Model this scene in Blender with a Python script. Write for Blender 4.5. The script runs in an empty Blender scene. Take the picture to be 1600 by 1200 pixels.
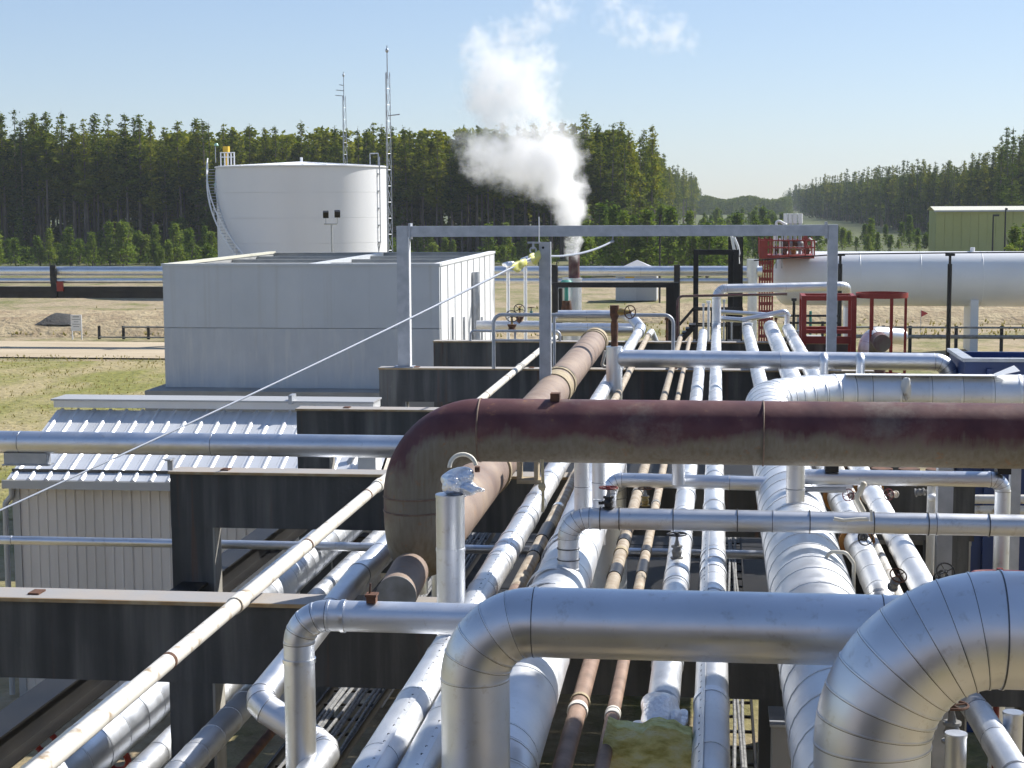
import bpy, bmesh, math, random
from mathutils import Vector, Matrix

random.seed(7)
R = math.radians
scene = bpy.context.scene
COL = scene.collection

# ------------------------------------------------------------------ camera
HE = 7.9                       # eye height above the yard
FPX = 2650.0                   # focal length in photo pixels (1600 px wide)
ROLL = R(0.3)
_vx, _vy = 322.0, 287.0        # vanishing point of the rack, from the picture centre
_vx, _vy = _vx * math.cos(ROLL) + _vy * math.sin(ROLL), _vy * math.cos(ROLL) - _vx * math.sin(ROLL)
PITCH = math.atan(_vy / FPX)
YAW = math.atan(_vx * math.cos(PITCH) / FPX)
fwd = Vector((-math.sin(YAW) * math.cos(PITCH), math.cos(YAW) * math.cos(PITCH), -math.sin(PITCH)))
right = Vector((math.cos(YAW), math.sin(YAW), 0))
up = right.cross(fwd)
# roll: the picture turns slightly counter-clockwise
r2 = right * math.cos(ROLL) - up * math.sin(ROLL)
u2 = up * math.cos(ROLL) + right * math.sin(ROLL)
right, up = r2, u2
EYE = Vector((0, 0, HE))
cam_d = bpy.data.cameras.new('camera')
cam = bpy.data.objects.new('camera', cam_d)
COL.objects.link(cam)
M = Matrix((right, up, -fwd)).transposed().to_4x4()
M.translation = EYE
cam.matrix_world = M
cam_d.sensor_width = 36
cam_d.lens = 36 * FPX / 1600
cam_d.clip_start = 0.1
cam_d.clip_end = 9000
scene.camera = cam

# ------------------------------------------------------------------ sky, sun, exposure
SUN_B, SUN_E = R(50), R(42)
world = bpy.data.worlds.new('World')
scene.world = world
world.use_nodes = True
wn = world.node_tree.nodes
wl = world.node_tree.links
sky = wn.new('ShaderNodeTexSky')
sky.sky_type = 'NISHITA'
sky.sun_disc = False
sky.sun_elevation = SUN_E
sky.sun_rotation = SUN_B
sky.altitude = 600
sky.air_density = 1.0
sky.dust_density = 0.35
sky.ozone_density = 1.6
bgn = wn['Background']
wtint = wn.new('ShaderNodeMix')
wtint.data_type = 'RGBA'
wtint.blend_type = 'MULTIPLY'
wtint.inputs[0].default_value = 1.0
wtint.inputs[7].default_value = (0.875, 0.95, 1.12, 1)      # camera white balance
wgam = wn.new('ShaderNodeGamma')
wgam.inputs[1].default_value = 0.72                           # softer contrast over the whole sky
wl.new(sky.outputs[0], wgam.inputs[0])
wl.new(wgam.outputs[0], wtint.inputs[6])
wl.new(wtint.outputs[2], bgn.inputs[0])
bgn.inputs[1].default_value = 0.132
sun_d = bpy.data.lights.new('sun', 'SUN')
sun_d.energy = 4.9
sun_d.angle = R(0.53)
sun_d.color = (1.0, 0.965, 0.91)
sun = bpy.data.objects.new('sun', sun_d)
COL.objects.link(sun)
sdir = Vector((math.sin(SUN_B) * math.cos(SUN_E), math.cos(SUN_B) * math.cos(SUN_E), math.sin(SUN_E)))
sun.rotation_euler = sdir.to_track_quat('Z', 'Y').to_euler()
sun.location = (30, 30, 60)
vs = scene.view_settings
vs.view_transform = 'Standard'
vs.look = 'None'
vs.exposure = 0.55
vs.gamma = 1.0
vs.use_curve_mapping = False
scene.cycles.max_bounces = 7
scene.cycles.diffuse_bounces = 3
scene.cycles.glossy_bounces = 3
scene.cycles.transmission_bounces = 2
scene.cycles.volume_bounces = 6
scene.cycles.adaptive_threshold = 0.035
scene.cycles.transparent_max_bounces = 8

# ------------------------------------------------------------------ measuring helper: a photo pixel seen on a given world plane
def at(px, py, X=None, Y=None, Z=None):
    d = fwd * FPX + right * (px - 800) + up * (600 - py)
    if Y is not None:
        t = (Y - EYE.y) / d.y
    elif Z is not None:
        t = (Z - EYE.z) / d.z
    else:
        t = (X - EYE.x) / d.x
    return EYE + d * t

# ------------------------------------------------------------------ materials
MATS = {}

def nd(nt, t, **kw):
    n = nt.nodes.new(t)
    for k, v in kw.items():
        setattr(n, k, v)
    return n

def ramp(nt, fac, stops):
    r = nd(nt, 'ShaderNodeValToRGB')
    el = r.color_ramp.elements
    while len(el) < len(stops):
        el.new(0.5)
    for e, (p, c) in zip(el, stops):
        e.position = p
        e.color = (c[0], c[1], c[2], 1) if not isinstance(c, (int, float)) else (c, c, c, 1)
    nt.links.new(fac, r.inputs[0])
    return r.outputs[0]

def noise(nt, scale, detail=4, stretch=None, rough=0.55):
    g = nd(nt, 'ShaderNodeNewGeometry')
    vec = g.outputs['Position']
    if stretch:
        m = nd(nt, 'ShaderNodeVectorMath', operation='MULTIPLY')
        m.inputs[1].default_value = stretch
        nt.links.new(vec, m.inputs[0])
        vec = m.outputs[0]
    n = nd(nt, 'ShaderNodeTexNoise')
    n.inputs['Scale'].default_value = scale
    n.inputs['Detail'].default_value = detail
    n.inputs['Roughness'].default_value = rough
    nt.links.new(vec, n.inputs['Vector'])
    return n.outputs['Fac']

def mixc(nt, fac, a, b, mode='MIX'):
    m = nd(nt, 'ShaderNodeMix', data_type='RGBA', blend_type=mode)
    for s, v in ((m.inputs[0], fac), (m.inputs[6], a), (m.inputs[7], b)):
        if isinstance(v, (int, float)):
            s.default_value = v
        elif isinstance(v, (tuple, list)):
            s.default_value = (v[0], v[1], v[2], 1)
        else:
            nt.links.new(v, s)
    return m.outputs[2]

def math2(nt, op, a, b=None, clamp=False):
    m = nd(nt, 'ShaderNodeMath', operation=op, use_clamp=clamp)
    for s, v in zip(m.inputs, (a, b)):
        if v is None:
            continue
        if isinstance(v, (int, float)):
            s.default_value = v
        else:
            nt.links.new(v, s)
    return m.outputs[0]

def new_mat(name):
    m = bpy.data.materials.new(name)
    m.use_nodes = True
    MATS[name] = m
    nt = m.node_tree
    return m, nt, nt.nodes['Principled BSDF']

def add_bump(nt, b, scale, strength, dist=0.01, stretch=None, detail=3):
    f = noise(nt, scale, detail, stretch)
    bp = nd(nt, 'ShaderNodeBump')
    bp.inputs['Strength'].default_value = strength
    bp.inputs['Distance'].default_value = dist
    nt.links.new(f, bp.inputs['Height'])
    nt.links.new(bp.outputs[0], b.inputs['Normal'])

def simple(name, c, rough=0.6, metal=0.0, c2=None, scale=3.0, stretch=None, bump=None, spread=(0.35, 0.65), rand=0.0, rough2=None, detail=5):
    m, nt, b = new_mat(name)
    b.inputs['Roughness'].default_value = rough
    b.inputs['Metallic'].default_value = metal
    if c2:
        f = noise(nt, scale, detail, stretch)
        col = ramp(nt, f, [(spread[0], c), (spread[1], c2)])
        if rough2 is not None:
            rr = ramp(nt, noise(nt, scale * 1.7, detail, stretch), [(0.3, rough), (0.7, rough2)])
            nt.links.new(rr, b.inputs['Roughness'])
    else:
        rgb = nd(nt, 'ShaderNodeRGB')
        rgb.outputs[0].default_value = (*c, 1)
        col = rgb.outputs[0]
    if rand:
        oi = nd(nt, 'ShaderNodeObjectInfo')
        v = math2(nt, 'MULTIPLY_ADD', oi.outputs['Random'], rand)
        v.node.inputs[2].default_value = 1 - rand * 0.6
        hsv = nd(nt, 'ShaderNodeHueSaturation')
        nt.links.new(v, hsv.inputs['Value'])
        nt.links.new(col, hsv.inputs['Color'])
        col = hsv.outputs[0]
    nt.links.new(col, b.inputs['Base Color'])
    if bump:
        add_bump(nt, b, *bump)
    return m

# aluminium jacketing: bright sheet, smudged and faintly dented
def clad(name, c, r0, r1, metal, dent, dirt=(0.45, 0.42, 0.38), dirt_at=(0.62, 0.78), rand=0.14):
    m, nt, b = new_mat(name)
    oi = nd(nt, 'ShaderNodeObjectInfo')
    f = noise(nt, 2.6, 6)
    col = ramp(nt, f, [(0.3, tuple(x * 0.86 for x in c)), (0.7, c)])
    sp = noise(nt, 14, 6, rough=0.7)
    dm = ramp(nt, sp, [(dirt_at[0], 0.0), (dirt_at[1], 0.75)])
    col = mixc(nt, dm, col, dirt)
    v = math2(nt, 'MULTIPLY_ADD', oi.outputs['Random'], rand)
    v.node.inputs[2].default_value = 1 - rand
    hsv = nd(nt, 'ShaderNodeHueSaturation')
    nt.links.new(v, hsv.inputs['Value'])
    nt.links.new(col, hsv.inputs['Color'])
    nt.links.new(hsv.outputs[0], b.inputs['Base Color'])
    b.inputs['Metallic'].default_value = metal
    rr = ramp(nt, noise(nt, 5, 5), [(0.3, r0), (0.72, r1)])
    rj = math2(nt, 'MULTIPLY_ADD', oi.outputs['Random'], 0.12)
    rj.node.inputs[2].default_value = -0.05
    nt.links.new(math2(nt, 'ADD', rr, rj, True), b.inputs['Roughness'])
    add_bump(nt, b, 4.5, dent, 0.02)
    return m

clad('jacket_shiny', (0.82, 0.845, 0.885), 0.33, 0.45, 1.0, 0.07, dirt_at=(0.58, 0.80))
clad('jacket_satin', (0.80, 0.815, 0.84), 0.36, 0.50, 1.0, 0.08, dirt_at=(0.58, 0.80))
clad('jacket_weathered', (0.84, 0.85, 0.86), 0.36, 0.56, 0.85, 0.16, dirt=(0.5, 0.47, 0.42), dirt_at=(0.6, 0.8))
simple('band_dark', (0.10, 0.10, 0.10), 0.45, 0.8)
simple('seam_dark', (0.12, 0.12, 0.13), 0.5, 0.6)
simple('band_bright', (0.75, 0.76, 0.77), 0.3, 1.0)
simple('galvanised', (0.36, 0.38, 0.41), 0.5, 0.55, (0.47, 0.49, 0.52), 5, rand=0.1)
simple('cable_steel', (0.30, 0.33, 0.38), 0.5, 0.2)
simple('white_paint', (0.78, 0.78, 0.77), 0.5, 0, (0.84, 0.84, 0.83), 0.8)
simple('tank_white', (0.74, 0.74, 0.74), 0.55, 0, (0.80, 0.80, 0.80), 0.35, stretch=(1, 1, 0.15))
simple('vessel_white', (0.74, 0.74, 0.73), 0.42, 0, (0.80, 0.80, 0.79), 0.5)
simple('red_paint', (0.22, 0.020, 0.012), 0.55, 0, (0.28, 0.03, 0.017), 4, rand=0.12)
simple('black_steel', (0.008, 0.008, 0.009), 0.5, 0.2, (0.02, 0.018, 0.016), 2)
simple('black_wrap', (0.008, 0.008, 0.01), 0.4, 0, (0.02, 0.02, 0.024), 8)
simple('brown_pipe', (0.19, 0.125, 0.09), 0.65, 0.1, (0.33, 0.22, 0.16), 6, rand=0.15, bump=(30, 0.3, 0.004))
simple('tan_wrap', (0.46, 0.40, 0.31), 0.7, 0, (0.28, 0.21, 0.14), 9, rand=0.15, bump=(25, 0.3, 0.004))
simple('dirty_white', (0.70, 0.67, 0.60), 0.6, 0, (0.34, 0.25, 0.15), 7, spread=(0.56, 0.70), bump=(20, 0.2, 0.004))
simple('ivory_tube', (0.70, 0.66, 0.55), 0.5, 0, (0.6, 0.55, 0.44), 10)
simple('brass', (0.42, 0.30, 0.10), 0.4, 0.8, (0.25, 0.17, 0.07), 8)
simple('rust_steel', (0.16, 0.07, 0.035), 0.8, 0.1, (0.07, 0.035, 0.022), 9)
simple('orange_rust', (0.42, 0.20, 0.05), 0.8, 0, (0.25, 0.10, 0.03), 12)
simple('valve_red', (0.20, 0.02, 0.018), 0.45, 0, (0.12, 0.015, 0.012), 8)
simple('valve_green', (0.03, 0.22, 0.17), 0.45, 0, (0.05, 0.28, 0.22), 6)
simple('valve_grey', (0.28, 0.28, 0.27), 0.6, 0.2, (0.18, 0.17, 0.15), 6)
simple('blue_paint', (0.012, 0.035, 0.13), 0.45, 0, (0.018, 0.05, 0.17), 1.2, stretch=(1, 1, 0.3), bump=(3, 0.08, 0.02))
simple('plinth_concrete', (0.34, 0.33, 0.31), 0.85, 0, (0.27, 0.27, 0.26), 2)
simple('yellow_paint', (0.65, 0.40, 0.02), 0.5)
simple('yellow_tape', (0.75, 0.72, 0.12), 0.5, 0, (0.66, 0.64, 0.3), 20)
simple('process_wall', (0.30, 0.27, 0.27), 0.7, 0, (0.36, 0.33, 0.33), 0.8, rand=0.1)
simple('lamp_glass', (0.35, 0.6, 0.45), 0.15)
simple('olive_siding', (0.40, 0.40, 0.14), 0.6, 0, (0.44, 0.44, 0.17), 0.3)
simple('pale_roof', (0.66, 0.63, 0.50), 0.5)
simple('hut_wall', (0.46, 0.46, 0.46), 0.7, 0, (0.52, 0.52, 0.51), 1)
simple('hut_roof', (0.40, 0.40, 0.41), 0.6)
simple('cable_grey', (0.13, 0.13, 0.13), 0.6, 0, (0.30, 0.30, 0.29), 20, rand=0.3)
simple('sign_ink', (0.25, 0.25, 0.26), 0.6)
simple('flag_red', (0.35, 0.03, 0.04), 0.6)
simple('rope', (0.55, 0.46, 0.28), 0.9, 0, (0.42, 0.33, 0.19), 40)

# foil: crumpled
m, nt, b = new_mat('crumpled_foil')
b.inputs['Base Color'].default_value = (0.82, 0.83, 0.85, 1)
b.inputs['Metallic'].default_value = 0.95
b.inputs['Roughness'].default_value = 0.3
add_bump(nt, b, 28, 1.0, 0.02)

# yellow fibreglass
m, nt, b = new_mat('glass_wool')
col = ramp(nt, noise(nt, 9, 6, (1, 1, 2.4)), [(0.3, (0.40, 0.33, 0.07)), (0.5, (0.72, 0.66, 0.26)), (0.72, (0.80, 0.79, 0.52))])
nt.links.new(col, b.inputs['Base Color'])
b.inputs['Roughness'].default_value = 0.95
add_bump(nt, b, 45, 0.9, 0.02, (1, 1, 3))

# big flare line: maroon primer, underside worn grey-tan with ground bounce light painted in, ragged border, runs
def rusty(name, axis_z_fn, shift=0.45):
    m, nt, b = new_mat(name)
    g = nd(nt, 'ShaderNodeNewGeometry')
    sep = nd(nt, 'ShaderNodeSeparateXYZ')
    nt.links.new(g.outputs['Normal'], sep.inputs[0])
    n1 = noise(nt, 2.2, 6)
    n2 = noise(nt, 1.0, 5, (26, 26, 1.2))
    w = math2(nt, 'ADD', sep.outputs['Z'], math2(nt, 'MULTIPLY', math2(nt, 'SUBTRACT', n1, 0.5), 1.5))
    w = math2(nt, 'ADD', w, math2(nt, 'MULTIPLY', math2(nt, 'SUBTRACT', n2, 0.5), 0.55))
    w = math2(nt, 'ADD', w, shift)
    bounce_wear = ramp(nt, w, [(0.18, 1.0), (axis_z_fn, 0.0)])
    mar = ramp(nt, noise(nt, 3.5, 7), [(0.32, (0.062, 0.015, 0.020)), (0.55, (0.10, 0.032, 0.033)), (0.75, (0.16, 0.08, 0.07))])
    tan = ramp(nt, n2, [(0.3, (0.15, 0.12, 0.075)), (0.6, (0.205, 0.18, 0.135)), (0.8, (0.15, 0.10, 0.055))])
    col = mixc(nt, bounce_wear, mar, tan)
    sp = ramp(nt, noise(nt, 7, 7, rough=0.75), [(0.60, 0.0), (0.70, 0.8)])
    col = mixc(nt, sp, col, (0.26, 0.12, 0.045))
    gw = ramp(nt, noise(nt, 1.1, 7, rough=0.7), [(0.54, 0.0), (0.66, 0.65)])
    col = mixc(nt, gw, col, (0.20, 0.165, 0.135))
    nt.links.new(col, b.inputs['Base Color'])
    rr = ramp(nt, noise(nt, 6, 4), [(0.3, 0.5), (0.7, 0.75)])
    nt.links.new(rr, b.inputs['Roughness'])
    add_bump(nt, b, 22, 0.25, 0.006)
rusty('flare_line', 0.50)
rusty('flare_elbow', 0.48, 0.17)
m, nt, b = new_mat('rack_line_rust')
col = ramp(nt, noise(nt, 2.0, 7), [(0.3, (0.175, 0.12, 0.095)), (0.55, (0.27, 0.20, 0.155)), (0.75, (0.35, 0.265, 0.19))])
st = ramp(nt, noise(nt, 3.0, 6, (9, 9, 1.5)), [(0.60, 0.0), (0.72, 0.8)])
col = mixc(nt, st, col, (0.33, 0.17, 0.06))
nt.links.new(col, b.inputs['Base Color'])
b.inputs['Roughness'].default_value = 0.7
add_bump(nt, b, 25, 0.25, 0.006)
simple('weld', (0.14, 0.09, 0.07), 0.7, 0.1, (0.22, 0.15, 0.10), 20)
simple('tan_band', (0.42, 0.34, 0.21), 0.75, 0, (0.30, 0.24, 0.15), 10)

# fire-proofed beams: nearly black coating with pale and rusty runs
m, nt, b = new_mat('beam_coating')
f1 = noise(nt, 1.0, 6, (5.0, 5.0, 0.35))
f2 = noise(nt, 1.3, 6)
col = ramp(nt, f1, [(0.28, (0.032, 0.033, 0.033)), (0.50, (0.066, 0.066, 0.063)), (0.70, (0.15, 0.147, 0.135))])
rs = ramp(nt, noise(nt, 1.0, 5, (7.0, 7.0, 0.22)), [(0.62, 0.0), (0.74, 0.75)])
col = mixc(nt, rs, col, (0.13, 0.060, 0.032))
col = mixc(nt, ramp(nt, f2, [(0.45, 0.0), (0.75, 0.6)]), col, (0.095, 0.096, 0.09))
spk = ramp(nt, noise(nt, 38, 3, rough=0.7), [(0.70, 0.0), (0.76, 0.5)])
col = mixc(nt, spk, col, (0.17, 0.17, 0.165))
nt.links.new(col, b.inputs['Base Color'])
b.inputs['Roughness'].default_value = 0.75
add_bump(nt, b, 18, 0.4, 0.01)
simple('flange_steel', (0.33, 0.32, 0.31), 0.7, 0.1, (0.37, 0.33, 0.29), 3.0, bump=(30, 0.2, 0.004))
simple('flange_edge', (0.34, 0.22, 0.10), 0.8, 0, (0.42, 0.33, 0.20), 7)
simple('lit_column_face', (0.40, 0.385, 0.34), 0.85, 0, (0.30, 0.28, 0.24), 3, stretch=(3, 3, 0.4))

# grey building panels
m, nt, b = new_mat('cooler_panel')
f1 = noise(nt, 0.9, 8, (1, 1, 0.8), 0.65)
col = ramp(nt, f1, [(0.3, (0.51, 0.535, 0.55)), (0.7, (0.575, 0.595, 0.605))])
st = ramp(nt, noise(nt, 1.0, 7, (7, 7, 0.18)), [(0.55, 0.0), (0.78, 0.5)])
col = mixc(nt, st, col, (0.44, 0.43, 0.39))
oi = nd(nt, 'ShaderNodeObjectInfo')
v = math2(nt, 'MULTIPLY_ADD', oi.outputs['Random'], 0.03)
v.node.inputs[2].default_value = 0.98
hs = nd(nt, 'ShaderNodeHueSaturation')
nt.links.new(v, hs.inputs['Value']); nt.links.new(col, hs.inputs['Color'])
nt.links.new(hs.outputs[0], b.inputs['Base Color'])
b.inputs['Roughness'].default_value = 0.6
m2, nt, b = new_mat('cooler_panel_lower')
f1 = noise(nt, 1.1, 8, (1, 1, 0.7), 0.65)
col = ramp(nt, f1, [(0.3, (0.46, 0.48, 0.50)), (0.7, (0.57, 0.585, 0.59))])
col = mixc(nt, ramp(nt, noise(nt, 1.0, 8, (6, 6, 0.5), 0.7), [(0.50, 0.0), (0.66, 0.6)]), col, (0.66, 0.65, 0.61))
col = mixc(nt, ramp(nt, noise(nt, 1.0, 7, (4, 4, 0.25), 0.7), [(0.58, 0.0), (0.72, 0.5)]), col, (0.40, 0.385, 0.34))
nt.links.new(col, b.inputs['Base Color'])
b.inputs['Roughness'].default_value = 0.8
simple('cooler_white', (0.76, 0.76, 0.75), 0.5, 0, (0.82, 0.82, 0.81), 1.5, stretch=(1, 1, 0.3), rand=0.05)
simple('cooler_inside', (0.30, 0.30, 0.29), 0.85, 0, (0.38, 0.38, 0.36), 2)
simple('roof_metal', (0.72, 0.73, 0.74), 0.38, 0.35, (0.80, 0.81, 0.82), 1.5, rand=0.1)
simple('shed_wall', (0.68, 0.62, 0.55), 0.55, 0.0, (0.75, 0.69, 0.62), 1.0, stretch=(3, 3, 0.3), rand=0.08)
simple('shed_trim', (0.45, 0.45, 0.45), 0.5, 0.3)

# ground
m, nt, b = new_mat('yard_ground')
big = noise(nt, 0.035, 7, rough=0.6)
mid = noise(nt, 0.30, 8, (1, 0.6, 1), 0.65)
fine = noise(nt, 2.6, 6, rough=0.7)
dirt = ramp(nt, fine, [(0.25, (0.21, 0.155, 0.085)), (0.5, (0.32, 0.25, 0.15)), (0.8, (0.44, 0.355, 0.235))])
grass = ramp(nt, fine, [(0.25, (0.085, 0.095, 0.022)), (0.55, (0.17, 0.165, 0.045)), (0.8, (0.29, 0.25, 0.10))])
msk = ramp(nt, math2(nt, 'ADD', math2(nt, 'MULTIPLY', mid, 0.7), math2(nt, 'MULTIPLY', big, 0.6)), [(0.60, 0.0), (0.74, 1.0)])
col = mixc(nt, msk, dirt, grass)
g = nd(nt, 'ShaderNodeNewGeometry')
sp = nd(nt, 'ShaderNodeSeparateXYZ')
nt.links.new(g.outputs['Position'], sp.inputs[0])
mr = nd(nt, 'ShaderNodeMapRange')
mr.inputs[1].default_value = 150; mr.inputs[2].default_value = 230
nt.links.new(math2(nt, 'ADD', sp.outputs['Y'], math2(nt, 'MULTIPLY', math2(nt, 'SUBTRACT', big, 0.5), 120)), mr.inputs[0])
mead = ramp(nt, noise(nt, 0.09, 9, rough=0.75), [(0.3, (0.035, 0.055, 0.014)), (0.55, (0.085, 0.10, 0.025)), (0.8, (0.17, 0.16, 0.05))])
col = mixc(nt, mr.outputs[0], col, mead)
nt.links.new(col, b.inputs['Base Color'])
b.inputs['Roughness'].default_value = 0.95
add_bump(nt, b, 1.2, 1.0, 0.25, None, 8)

simple('road_gravel', (0.40, 0.32, 0.21), 0.95, 0, (0.50, 0.41, 0.285), 0.6, stretch=(0.25, 1, 1), bump=(6, 0.4, 0.03))
m, nt, b = new_mat('grass_field')
a = noise(nt, 0.22, 8, (1, 0.55, 1), 0.65)
c_ = noise(nt, 3.0, 6, rough=0.7)
gr = ramp(nt, c_, [(0.25, (0.12, 0.125, 0.022)), (0.6, (0.225, 0.215, 0.045)), (0.8, (0.34, 0.295, 0.09))])
dr = ramp(nt, c_, [(0.25, (0.25, 0.20, 0.09)), (0.7, (0.41, 0.335, 0.175))])
nt.links.new(mixc(nt, ramp(nt, a, [(0.42, 0.0), (0.58, 1.0)]), gr, dr), b.inputs['Base Color'])
b.inputs['Roughness'].default_value = 0.95
add_bump(nt, b, 2.2, 1.0, 0.2, None, 7)
simple('berm_soil', (0.27, 0.20, 0.115), 0.95, 0, (0.40, 0.32, 0.19), 0.8, bump=(2.5, 1.0, 0.2))
simple('mound_shadow', (0.035, 0.035, 0.033), 0.95, 0, (0.06, 0.055, 0.05), 2, bump=(5, 0.8, 0.1))  # black tone stands for the shadow at the mound

def leaf_mat(name, c1, c2, c3, transl=0.25):
    m = bpy.data.materials.new(name)
    m.use_nodes = True
    MATS[name] = m
    nt = m.node_tree
    nt.nodes.clear()
    out = nd(nt, 'ShaderNodeOutputMaterial')
    at_ = nd(nt, 'ShaderNodeAttribute', attribute_name='tone')
    oi = nd(nt, 'ShaderNodeObjectInfo')
    t = math2(nt, 'ADD', math2(nt, 'MULTIPLY', at_.outputs['Fac'], 0.62), math2(nt, 'MULTIPLY', oi.outputs['Random'], 0.38))
    col = ramp(nt, t, [(0.15, c1), (0.5, c2), (0.88, c3)])
    d = nd(nt, 'ShaderNodeBsdfDiffuse')
    tr = nd(nt, 'ShaderNodeBsdfTranslucent')
    mx = nd(nt, 'ShaderNodeMixShader')
    mx.inputs[0].default_value = transl
    nt.links.new(col, d.inputs[0]); nt.links.new(col, tr.inputs[0])
    nt.links.new(d.outputs[0], mx.inputs[1]); nt.links.new(tr.outputs[0], mx.inputs[2])
    nt.links.new(mx.outputs[0], out.inputs[0])
leaf_mat('pine_needles', (0.026, 0.052, 0.008), (0.135, 0.172, 0.015), (0.30, 0.29, 0.028), 0.45)
leaf_mat('spruce_needles', (0.030, 0.056, 0.013), (0.095, 0.132, 0.022), (0.18, 0.205, 0.034), .42)
leaf_mat('bush_leaves', (0.060, 0.110, 0.014), (0.145, 0.21, 0.026), (0.27, 0.31, 0.055), 0.46)
leaf_mat('grass_blades', (0.22, 0.20, 0.05), (0.36, 0.31, 0.11), (0.50, 0.42, 0.21), 0.5)
simple('bark', (0.085, 0.062, 0.045), 0.9, 0, (0.17, 0.14, 0.11), 3, stretch=(2, 2, 0.3), rand=0.3)
# ------------------------------------------------------------------ mesh helpers
def V(*a):
    return Vector(a)

def frame_for(t):
    t = t.normalized()
    ref = V(0, 0, 1) if abs(t.z) < 0.9 else V(1, 0, 0)
    u = t.cross(ref).normalized()
    return u, t.cross(u).normalized()

class MB:
    def __init__(self):
        self.v, self.f, self.tone, self.dark = [], [], [], []

    def quad(self, *ps):
        i = len(self.v)
        self.v += [Vector(p) for p in ps]
        self.f.append(tuple(range(i, i + len(ps))))
        return self

    def box(self, a, b):
        x0, x1 = sorted((a[0], b[0])); y0, y1 = sorted((a[1], b[1])); z0, z1 = sorted((a[2], b[2]))
        i = len(self.v)
        self.v += [V(x, y, z) for z in (z0, z1) for y in (y0, y1) for x in (x0, x1)]
        for q in ((0, 2, 3, 1), (4, 5, 7, 6), (0, 1, 5, 4), (2, 6, 7, 3), (0, 4, 6, 2), (1, 3, 7, 5)):
            self.f.append(tuple(i + k for k in q))
        return self

    def bar(self, p0, p1, w, h, upv=(0, 0, 1)):
        """a rectangular bar between two points"""
        p0, p1 = Vector(p0), Vector(p1)
        t = (p1 - p0).normalized()
        upv = Vector(upv)
        if abs(t.dot(upv)) > 0.95:
            upv = V(0, 1, 0)
        s = t.cross(upv).normalized() * (w / 2)
        n = s.cross(t).normalized() * (h / 2)
        i = len(self.v)
        for p in (p0, p1):
            self.v += [p - s - n, p + s - n, p + s + n, p - s + n]
        self.f += [(i, i + 1, i + 2, i + 3), (i + 7, i + 6, i + 5, i + 4)]
        for k in range(4):
            j = (k + 1) % 4
            self.f.append((i + k, i + 4 + k, i + 4 + j, i + j))
        return self

    def rings(self, st, seg=24, cap0=True, cap1=True):
        """st: list of (point, tangent, radius); one skin through all the rings"""
        u, w = frame_for(st[0][1])
        rows = []
        tp = st[0][1].normalized()
        for p, t, r in st:
            t = t.normalized()
            q = tp.rotation_difference(t)
            u = q @ u
            w = q @ w
            tp = t
            i = len(self.v)
            rows.append(i)
            for k in range(seg):
                a = 2 * math.pi * k / seg
                self.v.append(p + (u * math.cos(a) + w * math.sin(a)) * r)
        for i, j in zip(rows, rows[1:]):
            for k in range(seg):
                n = (k + 1) % seg
                self.f.append((i + k, j + k, j + n, i + n))
        if cap0:
            self.f.append(tuple(rows[0] + k for k in range(seg)))
        if cap1:
            self.f.append(tuple(rows[-1] + k for k in reversed(range(seg))))
        return self

    def cyl(self, p0, p1, r, r1=None, seg=16, cap=True):
        p0, p1 = Vector(p0), Vector(p1)
        t = p1 - p0
        return self.rings([(p0, t, r), (p1, t, r if r1 is None else r1)], seg, cap, cap)

    def dome(self, p, t, r, h, seg=24, n=6):
        p, t = Vector(p), Vector(t).normalized()
        st = []
        for k in range(n + 1):
            a = math.pi / 2 * k / n
            st.append((p + t * (h * math.sin(a)), t, max(r * math.cos(a), r * 0.004)))
        return self.rings(st, seg, False, True)

    def torus(self, c, axis, R_, r, seg=24, sub=8, a0=0.0, a1=2 * math.pi):
        c, axis = Vector(c), Vector(axis).normalized()
        u, w = frame_for(axis)
        full = abs(a1 - a0 - 2 * math.pi) < 1e-4
        i0 = len(self.v)
        n = seg if full else seg + 1
        for k in range(n):
            a = a0 + (a1 - a0) * k / seg
            d = u * math.cos(a) + w * math.sin(a)
            for m_ in range(sub):
                b_ = 2 * math.pi * m_ / sub
                self.v.append(c + d * (R_ + r * math.cos(b_)) + axis * (r * math.sin(b_)))
        for k in range(seg):
            k2 = (k + 1) % n
            for m_ in range(sub):
                m2 = (m_ + 1) % sub
                self.f.append((i0 + k * sub + m_, i0 + k2 * sub + m_, i0 + k2 * sub + m2, i0 + k * sub + m2))
        return self

    def path(self, pts, r, seg=10, bend=None):
        st = []
        for kind, data in route([Vector(p) for p in pts], bend if bend else r * 3):
            if kind == 's':
                a, b_ = data
                st += [(a, b_ - a, r), (b_, b_ - a, r)]
            else:
                for p, t in arc_points(data, 6)[1:-1]:
                    st.append((p, t, r))
        return self.rings(st, seg)

    def build(self, name, mat, parent=None, smooth=True, ang=32, loc=None):
        me = bpy.data.meshes.new(name)
        off = parent_loc(parent) if parent else (Vector(loc) if loc is not None else V(0, 0, 0))
        me.from_pydata([tuple(p - off) for p in self.v], [], self.f)
        me.update()
        if smooth:
            me.shade_smooth()
            me.set_sharp_from_angle(angle=R(ang))
        else:
            me.shade_flat()
        if self.tone:
            a = me.attributes.new('tone', 'FLOAT', 'FACE')
            a.data.foreach_set('value', self.tone)
        o = bpy.data.objects.new(name, me)
        COL.objects.link(o)
        me.materials.append(MATS[mat] if isinstance(mat, str) else mat)
        if self.dark:
            me.materials.append(MATS['seam_dark'])
            for fi in self.dark:
                me.polygons[fi].material_index = 1
        if parent:
            o.parent = parent
        else:
            o.location = off
        return o

def parent_loc(o):
    p = Vector(o.location)
    while o.parent:
        o = o.parent
        p = p + Vector(o.location)
    return p

def thing(name, label, cat, loc=(0, 0, 0), group=None):
    o = bpy.data.objects.new(name, None)
    o.empty_display_size = 0.2
    COL.objects.link(o)
    o.location = loc
    return tag(o, label, cat, group)

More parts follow.
